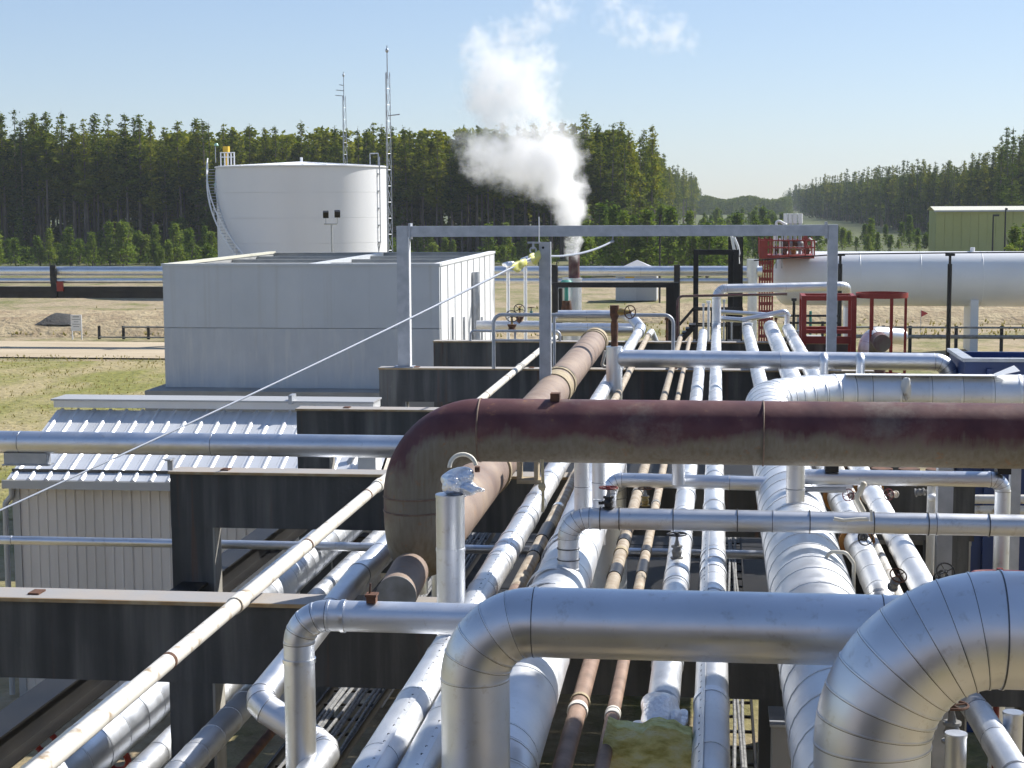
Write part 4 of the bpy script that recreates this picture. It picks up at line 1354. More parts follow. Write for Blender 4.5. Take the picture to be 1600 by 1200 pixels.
# red gate frame and ladder cage
Yr = 35.5
f0, f1 = at(1256, 500, Y=Yr).x, at(1334, 500, Y=Yr).x
zt_ = at(1290, 462, Y=Yr).z
o = thing('red_gate_frame', 'red painted steel access frame at the end of the rack', 'frame', (f0, Yr, ZB - .3))
for dy in (0, .9):
    for xx in (f0, f1):
        MB().box((xx - .05, Yr + dy - .05, ZB - .6), (xx + .05, Yr + dy + .05, zt_)).build('post', 'red_paint', o, smooth=False)
    MB().box((f0 + .052, Yr + dy - .045, zt_ - .10), (f1 - .052, Yr + dy + .045, zt_ - .002)).build('top_bar', 'red_paint', o, smooth=False)
    MB().box((f0 + .052, Yr + dy - .045, ZB + .26), (f1 - .052, Yr + dy + .045, ZB + .34)).build('mid_bar', 'red_paint', o, smooth=False)
for xx in (f0, f1):
    MB().box((xx - .045, Yr + .052, zt_ - .10), (xx + .045, Yr + .848, zt_ - .002)).build('side_bar', 'red_paint', o, smooth=False)
MB().box((f0 + .052, Yr + .0, ZB + .05), (f1 - .052, Yr + .04, ZB + .2)).build('kick_plate', 'red_paint', o, smooth=False)
cx = at(1378, 460, Y=Yr + .3).x
rad = 40 / FPX * Yr
zc = at(1378, 461, Y=Yr + .3).z
o = thing('ladder_cage', 'round red ladder safety cage with vertical bars beside the access frame', 'ladder cage', (cx, Yr + .3, 3.0))
MB().rings([(V(cx, Yr + .3, zc - .05), V(0, 0, 1), rad), (V(cx, Yr + .3, zc + .05), V(0, 0, 1), rad), (V(cx, Yr + .3, zc + .05), V(0, 0, 1), rad - .02), (V(cx, Yr + .3, zc - .05), V(0, 0, 1), rad - .02), (V(cx, Yr + .3, zc - .05), V(0, 0, 1), rad)], 32, False, False).build('hoop', 'red_paint', o)
MB().rings([(V(cx, Yr + .3, 4.2), V(0, 0, 1), rad), (V(cx, Yr + .3, 4.28), V(0, 0, 1), rad), (V(cx, Yr + .3, 4.28), V(0, 0, 1), rad - .02), (V(cx, Yr + .3, 4.2), V(0, 0, 1), rad - .02), (V(cx, Yr + .3, 4.2), V(0, 0, 1), rad)], 32, False, False).build('hoop', 'red_paint', o)
for k in range(8):
    a = math.tau * (k + .35) / 8
    if 2.6 < a < 3.6:
        continue
    p = V(cx + (rad - .01) * math.cos(a), Yr + .3 + (rad - .01) * math.sin(a), 0)
    MB().box((p.x - .025, p.y - .008, 3.0), (p.x + .025, p.y + .008, zc - .051)).build('cage_bar', 'red_paint', o, smooth=False)
# dark maroon pipe end and white elbow by the cage
p = at(1377, 535, Y=34.2)
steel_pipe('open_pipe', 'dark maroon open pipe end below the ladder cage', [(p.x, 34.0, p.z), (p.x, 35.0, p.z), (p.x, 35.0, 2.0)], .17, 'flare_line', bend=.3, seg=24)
p2 = at(1362, 522, Y=36.2)
jacket_pipe('lagged_pipe', 'white lagged elbow behind the dark pipe end', [(p2.x - .1, 36.3, 3.0), (p2.x - .1, 36.3, p2.z), (p2.x + .7, 36.8, p2.z - .1)], .17, 'jacket_weathered', .6, gores=4, bend=.3, seg=20)
o = thing('concrete_pedestal', 'pale concrete pedestal inside the red access frame', 'pedestal', (at(1272, 540, Y=36.0).x, 36.9, 0))
MB().box((at(1262, 540, Y=36.9).x, 36.9, 0), (at(1285, 540, Y=36.9).x, 37.6, at(1270, 527, Y=36.9).z)).build('block', 'plinth_concrete', o, smooth=False)

# far cross pipes around the end of the rack
P = at(930, 493, Y=38.5)
jacket_pipe('lagged_pipe', 'fat bright cross pipe behind the handrail loop, bending onto the rack', [(at(872, 493, Y=38.5).x, 38.5, P.z), (at(985, 493, Y=38.5).x, 38.5, P.z), (x5 + .03, 37.6, ZB + .2), (x5 + .02, 36.9, ZB + .14)], .12, 'jacket_shiny', .8, gores=3, bend=.4, seg=20)
MB_ = at(872, 493, Y=38.5)
P = at(930, 515, Y=38.9)
jacket_pipe('lagged_pipe', 'bright cross pipe under the fat cross pipe behind the handrail', [(at(846, 515, Y=38.9).x, 38.9, P.z), (at(990, 515, Y=38.9).x, 38.9, P.z)], .15, 'jacket_shiny', .9, seg=20)
P = at(800, 508, Y=41)
jacket_pipe('lagged_pipe', 'pale lagged header beside the white wall behind the handrail', [(at(745, 512, Y=41).x, 41, P.z), (at(850, 508, Y=41).x, 41, P.z)], .11, 'jacket_weathered', .8, seg=18)
p = at(1018, 508, Y=37.6)
steel_pipe('stub_pipe', 'pale bent end of the tan taped pipe at the far rack', [(p.x - .05, 37.0, ZB + .08), (p.x, 37.7, ZB + .12), (p.x + .12, 37.75, ZB - .2)], .07, 'jacket_weathered', bend=.1, seg=14, welds=False)
P = at(1080, 463, Y=37.3); e = at(1168, 461, Y=37.3)
steel_pipe('maroon_line', 'thin dark maroon pipe rising and crossing beside the black frame', [(at(1058, 520, Y=37.3).x, 37.3, ZB), (at(1059, 463, Y=37.3).x, 37.3, P.z), (at(1230, 457, Y=37.3).x, 37.3, P.z + .05)], .028, 'flare_line', bend=.12, seg=12, welds=False)
a_ = at(1115, 497, Y=38.2); b_ = at(1160, 500, Y=38.2); c_ = at(1230, 486, Y=38.4)
jacket_pipe('lagged_pipe', 'small bright pipe run zigzagging over the rack end, front run', [a_, b_, c_, c_ + V(0, 0, -.5)], .06, 'jacket_shiny', .8, gores=2, bend=.08, seg=16)
a_ = at(1122, 487, Y=39.4); b_ = at(1190, 491, Y=39.4); c_ = at(1235, 495, Y=39.4)
jacket_pipe('lagged_pipe', 'small bright pipe run over the rack end, rear run', [a_, b_, c_], .05, 'jacket_shiny', .9, gores=2, bend=.08, seg=16)
for px, py, sz, lab in ((1230, 515, .12, 'rusty valve on the lagged pipe end near the red frame'), (830, 480, .10, 'small green valve behind the handrail loop'),):
    p = at(px, py, Y=38.2)
    gate_valve('small_valve', lab, p - V(0, 0, .2), (0, 0, 1), sz, 'rust_steel' if px > 1000 else 'valve_green', 'rust_steel', stem_len=.5)
# two black handwheels on gate valves, behind the handrail
for px, py, lab in ((800, 500, 'gate valve with a wide black handwheel close to the white wall'), (812, 487, 'gate valve with a black handwheel between the twin signal lamps')):
    p = at(px, py + 18, Y=37.2 if px == 800 else 41)
    Yq = p.y
    o = thing('wheel_valve', lab, 'valve', p)
    MB().rings([(p, V(0, 0, 1), .10), (p + V(0, 0, .08), V(0, 0, 1), .07), (p + V(0, 0, .16), V(0, 0, 1), .11)], 12).build('body', 'rust_steel', o)
    sm = MB().cyl(p + V(0, 0, .16), p + V(0, 0, .42), .025, seg=8).build('stem', 'brass', o)
    w = MB(); handwheel(w, p + V(0, -.02, .34), (.25, -.85, .45), .135, .011, 5); w.build('handwheel', 'black_steel', sm)
# many small rack-end verticals (instrument stands)
for k, (px, y0_, y1_, rr, mm) in enumerate(((1107, 474, 512, .03, 'white_paint'), (1099, 478, 512, .02, 'white_paint'), (1131, 472, 505, .02, 'galvanised'), (1240, 470, 520, .035, 'black_steel'), (1212, 500, 535, .02, 'rust_steel'), (958, 505, 530, .02, 'brass'), (1042, 500, 530, .03, 'rust_steel'), (1143, 505, 530, .02, 'galvanised'))):
    p = at(px, y1_, Y=39.8); q = at(px, y0_, Y=39.8)
    o = thing('instrument_stand', ['white stand pipe right of the dark maroon riser', 'thinner white stand pipe next to the dark maroon riser', 'grey stand pipe at the zigzag pipes', 'black stand pipe near the red frame',
              'rusty stand pipe under the zigzag pipe end', 'brass coloured stand below the tall valve', 'rusty stand pipe inside the handrail loop', 'thin grey stand pipe in front of the black tower'][k], 'stand pipe', V(p.x, 39.8, 3.5))
    MB().cyl((p.x, 39.8, 3.5), (p.x, 39.8, q.z), rr, seg=10).build('pipe', mm, o)
    MB().cyl((p.x, 39.8, q.z), (p.x, 39.8, q.z + .06), rr * 1.8, seg=10).build('head', mm, o)
# ================================================================== RIBBED SHED (left)
Ys = 25.3
sx0 = at(12, 745, Y=Ys).x
sx1 = at(588, 735, Y=Ys).x
ze = at(12, 746, Y=Ys).z
rp = at(94, 640, X=sx0 + .05)
ry, rz = rp.y, rp.z
shed = thing('metal_shed', 'small grey metal shed with ribbed silver roof beside the rack', 'shed', (sx0, Ys, 0))
sl = (rz - ze) / (ry - Ys)
npan = int(round((sx1 - sx0) / .285))
pw = (sx1 - sx0) / npan
wall_y = Ys + .22
back_y = 2 * ry - wall_y
def roof_z(y):
    return ze + sl * (y - Ys)
# roof pans with standing ribs
for k in range(npan):
    xa_ = sx0 + k * pw
    mb = MB()
    prof = [(0, 0), (.05, 0), (.075, .028), (.105, .028), (.13, 0), (pw - .002, 0)]
    for (u0, h0), (u1, h1) in zip(prof, prof[1:]):
        mb.quad((xa_ + u0, Ys - .06, roof_z(Ys - .06) + h0), (xa_ + u1, Ys - .06, roof_z(Ys - .06) + h1), (xa_ + u1, ry, rz + h1), (xa_ + u0, ry, rz + h0))
    mb.quad((xa_ + .05, Ys - .06, roof_z(Ys - .06)), (xa_ + .13, Ys - .06, roof_z(Ys - .06)), (xa_ + .105, Ys - .06, roof_z(Ys - .06) + .028), (xa_ + .075, Ys - .06, roof_z(Ys - .06) + .028))
    mb.build('roof_pan', 'roof_metal', shed, smooth=False)
    mb = MB()
    mb.quad((xa_, ry, rz), (xa_ + pw - .002, ry, rz), (xa_ + pw - .002, 2 * ry - Ys, ze), (xa_, 2 * ry - Ys, ze))
    mb.build('rear_roof_pan', 'roof_metal', shed, smooth=False)
# snow-break lap near the eave
MB().box((sx0, Ys + .16, roof_z(Ys + .16) + .012), (sx1, Ys + .20, roof_z(Ys + .2) + .035)).build('eave_closure', 'band_dark', shed, smooth=False)
# ridge cap: raised hood over the ridge
MB().box((sx0 - .02, ry - .10, rz + .05), (at(585, 632, Y=ry).x, ry + .5, rz + .17)).build('ridge_hood', 'roof_metal', shed, smooth=False)
MB().box((sx0 - .05, ry - .16, rz + .171), (at(585, 632, Y=ry).x + .02, ry + .52, rz + .20)).build('ridge_cap', 'shed_trim', shed, smooth=False)
for xx in (at(458, 633, Y=ry).x,):
    MB().box((xx - .03, ry - .2, rz + .15), (xx + .03, ry + .1, rz + .30)).build('cap_joint', 'galvanised', shed, smooth=False)
# gutter / fascia, corner post and down pipe
MB().box((sx0 - .06, Ys - .10, ze - .16), (sx1, Ys - .065, ze - .03)).build('fascia', 'shed_trim', shed, smooth=False)
MB().box((sx0 - .02, wall_y - .03, 0), (sx0 + .10, wall_y + .05, ze - .12)).build('corner_trim', 'shed_trim', shed, smooth=False)
xw = at(22, 800, Y=wall_y).x
MB().path([(xw, wall_y - .06, ze - .16), (xw, wall_y - .06, ze - .32), (xw - .12, wall_y - .05, ze - .45), (xw - .12, wall_y - .05, .05)], .045, 10, .06).build('down_pipe', 'shed_trim', shed)
# wall sheets, each with its own small ribs
shw = .92
k = 0
xx = sx0 + .101
while xx < sx1 - .05:
    x2 = min(xx + shw, sx1)
    mb = MB()
    n_ = 6
    for q in range(n_):
        u0 = xx + (x2 - xx) * q / n_
        u1 = xx + (x2 - xx) * (q + 1) / n_ - .0005
        w_ = (u1 - u0)
        zt_ = ze - .10
        for (a_, da), (b_, db) in zip([(0, 0), (.72, 0), (.78, .012), (.90, .012), (.96, 0)], [(.72, 0), (.78, .012), (.90, .012), (.96, 0), (1, 0)]):
            mb.quad((u0 + w_ * a_, wall_y - da, 0), (u0 + w_ * b_, wall_y - db, 0), (u0 + w_ * b_, wall_y - db, zt_), (u0 + w_ * a_, wall_y - da, zt_))
    mb.build('wall_sheet', 'shed_wall', shed, smooth=False)
    xx = x2 + .004
mb = MB()
for xq in (sx0 + .03, sx1):
    mb.v += [V(xq, wall_y + .01, 0), V(xq, back_y, 0), V(xq, back_y, ze - .02), V(xq, ry, rz - .03), V(xq, wall_y + .01, ze - .02)]
    i = len(mb.v) - 5
    mb.f.append((i, i + 1, i + 2, i + 3, i + 4))
mb.build('gable_wall', 'shed_wall', shed, smooth=False)
MB().box((sx0 + .03, back_y - .02, 0), (sx1, back_y, ze)).build('rear_wall', 'shed_wall', shed, smooth=False)
# white box end on the roof at its right end
p = at(570, 728, Y=Ys + .1)
o = thing('roof_box', 'small white sheet metal box end at the right end of the shed roof', 'metal box', p)
MB().box((p.x - .12, Ys + .15, roof_z(Ys) + .1), (p.x + .16, Ys + .6, roof_z(Ys) + .42)).build('box', 'white_paint', o, smooth=False)
MB().bar((p.x - .42, Ys + .5, roof_z(Ys) + .12), (p.x - .02, Ys + .9, roof_z(Ys) + .75), .10, .03).build('stay', 'shed_trim', o, smooth=False)
tg = at(213, 852, Y=wall_y - .02)
o = tag(MB().box((tg.x - .05, wall_y - .035, tg.z - .02), (tg.x + .05, wall_y - .022, tg.z + .02)).build('green_tag', 'valve_green', smooth=False, loc=tg), 'tiny green tag on the shed wall below the thin pipe', 'tag')
# red hose reel pieces low by the shed
for px, py, lab in ((72, 1160, 'red hose bracket low left under the fat ring seamed pipe'), (184, 1188, 'red hose bracket low under the slim lagged pipe')):
    p = at(px, py, Y=14.5)
    o = thing('hose_bracket', lab, 'bracket', (p.x, 14.5, p.z))
    MB().torus((p.x, 14.5, p.z), (0, 1, .2), .10, .03, 20, 8).build('ring', 'red_paint', o)
    MB().cyl((p.x, 14.52, 0), (p.x, 14.52, p.z - .1), .03, seg=10).build('stand', 'red_paint', o)

# ================================================================== GREY COOLER BUILDING
Yb = 38.2
bx0, bx1 = at(256, 500, Y=Yb).x, at(687, 500, Y=Yb).x
bz = at(470, 416, Y=Yb).z
by1 = at(773, 440, X=bx1).y
zl = at(400, 606, Y=Yb).z
zmid = at(400, 513, Y=Yb).z
bld = thing('cooler_building', 'open topped grey panelled building with bright white right side', 'building', (bx0, Yb, 0))
MB().box((bx0 - .25, Yb - .75, 0), (bx1 + .02, by1 + .2, zl - .004)).build('plinth', 'plinth_concrete', bld, smooth=False)
nx_ = 8
for row, (za, zb_) in enumerate(((zl, zmid), (zmid + .012, bz))):
    for k in range(nx_):
        w_ = (bx1 - bx0) / nx_
        MB().box((bx0 + k * w_ + .0005, Yb + .0004 * ((k + row) % 2), za), (bx0 + (k + 1) * w_ - .0005, Yb + .12, zb_)).build('wall_panel', 'cooler_panel' if row else 'cooler_panel_lower', bld, smooth=False)
ny_ = 9
for k in range(ny_):
    w_ = (by1 - Yb - .13) / ny_
    y0_ = Yb + .13 + k * w_
    MB().box((bx1 - .12, y0_ + .003, zl), (bx1 + .002 * (k % 2), y0_ + w_ - .003, bz)).build('side_panel', 'cooler_white', bld, smooth=False)
    MB().box((bx1 + .004, y0_ - .015, zl), (bx1 + .022, y0_ + .015, bz - .02)).build('side_batten', 'cooler_white', bld, smooth=False)
MB().box((bx0, Yb + .122, zl), (bx0 + .12, by1, bz)).build('left_wall', 'cooler_inside', bld, smooth=False)
MB().box((bx0 + .121, by1 - .12, zl), (bx1 - .121, by1, bz)).build('rear_wall', 'cooler_inside', bld, smooth=False)
MB().box((bx0 + .121, Yb + .121, bz - .75), (bx1 - .121, by1 - .121, bz - .70)).build('deck', 'cooler_inside', bld, smooth=False)
# rim cap, and beams across the open top
MB().box((bx0 - .03, Yb - .02, bz + .001), (bx1 + .02, Yb + .14, bz + .06)).build('rim_cap', 'cooler_panel', bld, smooth=False)
MB().box((bx0 - .03, Yb + .141, bz + .001), (bx0 + .14, by1, bz + .06)).build('rim_cap', 'pale_roof', bld, smooth=False)
MB().box((bx1 - .14, Yb + .141, bz + .001), (bx1 + .03, by1, bz + .06)).build('rim_cap', 'cooler_white', bld, smooth=False)
MB().box((bx0 + .141, by1 - .14, bz + .001), (bx1 - .141, by1 + .02, bz + .03)).build('rim_cap', 'cooler_inside', bld, smooth=False)
xm = bx0 + (bx1 - bx0) * .50
MB().box((xm - .08, Yb + .141, bz - .35), (xm + .08, by1 - .141, bz + .02)).build('ridge_beam', 'cooler_panel', bld, smooth=False)
for fr in (.3, .55, .8):
    yy = Yb + (by1 - Yb) * fr
    MB().box((bx0 + .141, yy - .06, bz - .45), (xm - .081, yy + .06, bz - .02)).build('cross_beam', 'cooler_inside', bld, smooth=False)
    MB().box((xm + .081, yy - .06, bz - .45), (bx1 - .141, yy + .06, bz - .02)).build('cross_beam', 'cooler_inside', bld, smooth=False)
# white duct bulge and drain tubes on the bright side
yd = at(738, 470, X=bx1).y
MB().path([(bx1 + .06, yd, bz - .35), (bx1 + .08, yd, bz - 1.2), (bx1 + .06, yd + .02, bz - 1.9), (bx1 + .12, yd, zl + .4), (bx1 + .12, yd, zl)], .12, 14, .5).build('side_duct', 'galvanised', bld)
for px in (704, 722, 750):
    yq = at(px, 515, X=bx1).y
    MB().cyl((bx1 + .05, yq, zl), (bx1 + .05, yq, at(px, 495, X=bx1).z), .03, seg=8).build('drain_tube', 'galvanised', bld)
# floodlight pair standing behind it
p = at(519, 400, Y=60)
o = thing('floodlight_post', 'slender post with two black floodlights in front of the white tank', 'floodlight', (p.x, 60, 0))
zt_ = at(519, 349, Y=60).z
MB().cyl((p.x, 60, 0), (p.x, 60, zt_), .045, .035, 10).build('pole', 'shed_trim', o)
MB().cyl((p.x - .28, 60, zt_ - .02), (p.x + .20, 60, zt_ - .02), .025, seg=8).build('cross_arm', 'shed_trim', o)
for px, py in ((509, 335), (527, 334)):
    q = at(px, py, Y=60)
    MB().cyl((q.x, 60, zt_ - .02), (q.x, 60, q.z - .08), .015, seg=6).build('bracket', 'shed_trim', o)
    h = MB().box((-.10, -.10, -.11), (.10, .10, .11)).build('lamp_head', 'black_steel', None, smooth=False)
    h.parent = o
    h.location = (q.x - p.x, 0, q.z)
    h.rotation_euler = (.3, 0, .25)

# ================================================================== STACK AND VERTICAL VESSEL WITH STEAM
Yk = 50.0
p = at(893, 460, Y=Yk)
o = thing('vent_stack', 'rusty steam vent stack rising from a silver jacketed column', 'stack', (p.x, Yk, 0))
zs0 = at(893, 437, Y=Yk).z; zs1 = at(897, 398, Y=Yk).z
xc = at(894, 440, Y=Yk).x
MB().rings([(V(xc, Yk, 0), V(0, 0, 1), .28), (V(xc, Yk, zs0), V(0, 0, 1), .28)], 28).build('jacketed_column', 'jacket_satin', o)
MB().rings([(V(xc, Yk, zs0 + .002), V(0, 0, 1), .30), (V(xc, Yk, zs0 + .05), V(0, 0, 1), .30)], 28).build('top_ring', 'jacket_shiny', o)
xs_c = at(897, 420, Y=Yk).x
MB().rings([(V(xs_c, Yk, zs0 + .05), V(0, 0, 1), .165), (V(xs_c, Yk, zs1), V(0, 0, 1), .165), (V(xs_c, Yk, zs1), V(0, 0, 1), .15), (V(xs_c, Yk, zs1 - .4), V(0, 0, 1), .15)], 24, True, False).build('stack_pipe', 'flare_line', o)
o = thing('green_actuator', 'green valve actuator beside the steam stack', 'actuator', at(885, 445, Y=49.2))
q = at(885, 443, Y=49.2)
MB().rings([(q + V(0, 0, -.10), V(0, 0, 1), .06), (q + V(0, 0, -.02), V(0, 0, 1), .17), (q + V(0, 0, .05), V(0, 0, 1), .18), (q + V(0, 0, .10), V(0, 0, 1), .12)], 16).build('diaphragm_case', 'valve_green', o)
MB().cyl(q + V(0, 0, -.10), q + V(0, 0, -.5), .06, seg=10).build('yoke', 'valve_green', o)
MB().rings([(q + V(0, 0, -.5), V(0, 0, 1), .12), (q + V(0, 0, -.8), V(0, 0, 1), .16), (q + V(0, 0, -1.0), V(0, 0, 1), .10)], 12).build('body', 'rust_steel', o)
MB().path([q + V(-.25, 0, -1.1), q + V(-.25, 0, -.12), q + V(-.05, 0, -.12)], .02, 8, .06).build('air_tube', 'galvanised', o)
o = thing('control_cabinet', 'black cabinet standing beside the steam stack', 'cabinet', at(869, 480, Y=50.5))
q0, q1 = at(863, 484, Y=50.5), at(878, 445, Y=50.5)
MB().box((q0.x, 50.5, 0), (q1.x, 50.9, q1.z)).build('box', 'black_steel', o, smooth=False)
MB().box((q0.x - .03, 50.45, q1.z + .001), (q1.x + .03, 50.95, q1.z + .05)).build('lid', 'black_steel', o, smooth=False)
MB().box((q0.x + .02, 50.48, .1), (q0.x + .05, 50.499, q1.z - .1)).build('hinge_side', 'valve_grey', o, smooth=False)
# foil-hooded signal lamps on poles
for px, ytop, lab in ((794, 415, 'white pole with a bagged silver head, left of two'), (821, 408, 'white pole with a bagged silver head, right of two')):
    q = at(px, ytop, Y=44)
    xx = at(px + 0, 480, Y=44).x
    o = thing('hooded_pole', lab, 'pole', (xx, 44, 2.5))
    MB().cyl((xx, 44, 2.5), (xx, 44, q.z), .045, seg=12).build('pole', 'white_paint', o)
    lump('hood', 'crumpled_foil', o, (xx + .07, 44, q.z + .02), (.19, .14, .10), int(px), 3, .18)
# grey process pipes in the distance by the stack
q = at(900, 500, Y=45)
MBP = jacket_pipe('lagged_pipe', 'lagged cross header in front of the steam stack foot', [(at(868, 496, Y=45).x, 45, at(880, 496, Y=45).z), (at(985, 494, Y=45).x, 45, at(880, 496, Y=45).z)], .13, 'jacket_satin', .9, seg=18)

# ================================================================== FAR PIPEWAY (two long pipes on black bents)
Yf = 92.0
zU = at(560, 420, Y=Yf).z
a_, b_ = at(-80, 428, Y=Yf), at(1186, 421, Y=Yf)
zU = (a_.z * .35 + b_.z * .65)
jacket_pipe('pipeway_pipe', 'long bright upper pipe of the far pipeway crossing the yard', [(a_.x, Yf, zU), (b_.x, Yf, zU)], .27, 'jacket_shiny', 6.5, seg=20, lip=.006)
jacket_pipe('pipeway_pipe', 'long bright lower pipe of the far pipeway crossing the yard', [(a_.x, Yf - .2, zU - .52), (b_.x - .6, Yf - .2, zU - .52)], .15, 'jacket_shiny', 6.5, seg=16, lip=.006)
xg = at(252, 455, Y=Yf).x
o = thing('pipeway_girder', 'long black girder below the pipes of the far pipeway', 'girder', (a_.x, Yf, zU - 1.0))
MB().box((a_.x, Yf - .4, zU - 1.15), (at(700, 450, Y=Yf).x, Yf - .05, zU - .85)).build('top_chord', 'black_steel', o, smooth=False)
MB().box((a_.x, Yf - .3, zU - 1.5), (at(700, 450, Y=Yf).x, Yf - .15, zU - 1.151)).build('web', 'black_steel', o, smooth=False)
for k, px in enumerate((88, 300, 480, 868, 1058)):
    q = at(px, 440, Y=Yf)
    o = thing('pipeway_bent', ['black post of the far pipeway at the left', 'black post of the far pipeway behind the grey building', 'black post of the far pipeway behind the white side', 'black post of the far pipeway left of the steam stack', 'black post of the far pipeway right of the small hut'][k], 'post', (q.x, Yf, 0))
    MB().box((q.x - .16, Yf - .42, zU - 1.5 if k == 0 else 0), (q.x + .16, Yf - .42 + .4, zU - .70)).build('post', 'black_steel', o, smooth=False)
    MB().box((q.x - .16, Yf - .5, zU - .7), (q.x + .16, Yf - .30, zU + .35)).build('upstand', 'black_steel', o, smooth=False)
    if k == 0:
        MB().box((q.x + .25, Yf - .6, zU - 1.1), (q.x + .6, Yf - .45, zU - .55)).build('red_bracket', 'red_paint', o, smooth=False)
# white end column of the pipeway
q0, q1 = at(1169, 405, Y=86), at(1182, 520, Y=86)
o = thing('end_column', 'white upright lagged column where the far pipeway ends', 'column', (q0.x, 86, 0))
zt_ = at(1175, 405, Y=86).z
MB().rings([(V((q0.x + q1.x) / 2, 86, 0), V(0, 0, 1), .24), (V((q0.x + q1.x) / 2, 86, zt_ - .9), V(0, 0, 1), .24)], 18).build('shaft', 'jacket_weathered', o)
MB().rings([(V((q0.x + q1.x) / 2, 86, zt_ - .9), V(0, 0, 1), .30), (V((q0.x + q1.x) / 2, 86, zt_), V(0, 0, 1), .30)], 18).build('head', 'jacket_weathered', o)
MB().rings([(V(q1.x, 86, zt_ - .6), V(1, 0, 0), .26), (V(at(1191, 420, Y=86).x, 86, zt_ - .6), V(1, 0, 0), .26)], 18).build('side_cap', 'jacket_shiny', o)

# black frames and black tower between rack end and vessel
def black_portal(name, label, px0, px1, ytop, Y, th, zbot=0, cat='frame'):
    x0, x1 = at(px0, 480, Y=Y).x, at(px1, 480, Y=Y).x
    zt_ = at(px0, ytop, Y=Y).z
    o = thing(name, label, cat, (x0, Y, zbot))
    MB().box((x0 - th / 2, Y - th / 2, zbot), (x0 + th / 2, Y + th / 2, zt_)).build('post', 'black_steel', o, smooth=False)
    MB().box((x1 - th / 2, Y - th / 2, zbot), (x1 + th / 2, Y + th / 2, zt_)).build('post', 'black_steel', o, smooth=False)
    MB().box((x0 + th / 2 + .002, Y - th / 2 + .01, zt_ - th), (x1 - th / 2 - .002, Y + th / 2 - .01, zt_ - .002)).build('cross_beam', 'black_steel', o, smooth=False)
    return o
o = black_portal('black_portal', 'wide low black steel portal behind the rack end', 868, 1057, 441, 46, .14)
q = at(1055, 445, Y=46)
MB().box((q.x - .25, 46.1, 0), (q.x + .05, 46.3, at(1055, 443, Y=46).z)).build('stiffener', 'black_steel', o, smooth=False)
o = black_portal('black_portal', 'tall narrow black steel frame beside the black tower', 1087, 1150, 390, 50, .15)
q0, q1 = at(1137, 500, Y=52), at(1160, 500, Y=52)
o = thing('black_tower', 'black clad tower column with a white zigzag ladder pipe', 'tower', (q0.x, 52, 0))
MB().box((q0.x, 52, 0), (q1.x, 52.5, at(1145, 370, Y=52).z)).build('shaft', 'black_steel', o, smooth=False)
for k in range(4):
    xx = q0.x + (q1.x - q0.x) * (k + .5) / 4
    MB().box((xx - .02, 51.96, 0), (xx + .02, 51.999, at(1145, 378, Y=52).z)).build('rib', 'black_wrap', o, smooth=False)
pp = [at(px, py, Y=51.8) for px, py in ((1143, 368), (1147, 390), (1153, 402), (1154, 412))]
MB().path(pp, .045, 8, .1).build('white_tube', 'white_paint', o)
pp = [at(px, py, Y=51.8) for px, py in ((1147, 371), (1153, 385), (1155, 398), (1150, 402))]
MB().path(pp, .04, 8, .1).build('white_tube', 'white_paint', o)
# dark stair and railings around the rack end
o = thing('access_stair', 'black steel access stair with railings beyond the rack end', 'stair', at(1075, 510, Y=48))
a_, b_ = at(1062, 508, Y=48), at(1083, 484, Y=48)
for dy in (0, .8):
    MB().bar(a_ + V(0, dy, 0), b_ + V(0, dy, 0), .05, .05).build('hand_rail', 'black_steel', o, smooth=False)
    MB().bar(a_ + V(0, dy, -.5), b_ + V(0, dy, -.5), .05, .14).build('stringer', 'black_steel', o, smooth=False)
    MB().bar(b_ + V(0, dy, 0), b_ + V(1.4, dy, 0), .05, .05).build('hand_rail', 'black_steel', o, smooth=False)
    MB().bar(b_ + V(0, dy, -.45), b_ + V(1.4, dy, -.45), .05, .05).build('mid_rail', 'black_steel', o, smooth=False)
for k in range(5):
    p = a_.lerp(b_, k / 4) + V(0, .4, -.45)
    MB().box((p.x - .12, p.y - .38, p.z - .02), (p.x + .12, p.y + .38, p.z + .02)).build('tread', 'black_steel', o, smooth=False)
MB().box((b_.x, b_.y - .05, b_.z - 1.0), (b_.x + 1.5, b_.y + .85, b_.z - .9)).build('landing', 'black_steel', o, smooth=False)
for k in range(4):
    MB().cyl((b_.x + .1 + .42 * k, b_.y, b_.z - .9), (b_.x + .1 + .42 * k, b_.y, b_.z), .025, seg=8).build('rail_post', 'black_steel', o)
MB().box((b_.x, b_.y, 0), (b_.x + .12, b_.y + .12, b_.z - 1.001)).build('leg', 'black_steel', o, smooth=False)
MB().box((b_.x + 1.3, b_.y, 0), (b_.x + 1.42, b_.y + .12, b_.z - 1.001)).build('leg', 'black_steel', o, smooth=False)
# pump skid in front of the vessel head
o = thing('pump_skid', 'dark pump skid with small pipes below the vessel end', 'machine', at(1250, 520, Y=60))
q = at(1222, 525, Y=60)
MB().box((q.x, 60, 0), (q.x + 2.0, 61.5, q.z - .15)).build('base_frame', 'black_steel', o, smooth=False)
for k in range(5):
    xx = q.x + .15 + .42 * k
    MB().cyl((xx, 60.3, q.z - .149), (xx, 60.3, q.z + .5 + .18 * (k % 3)), .05, seg=10).build('riser', ['black_steel', 'galvanised', 'valve_green'][k % 3], o)
for zz in (.15, .45, .7):
    MB().cyl((q.x + .05, 60.2, q.z + zz), (q.x + 1.95, 60.2, q.z + zz), .04, seg=8).build('header', 'galvanised' if zz == .15 else 'black_steel', o)

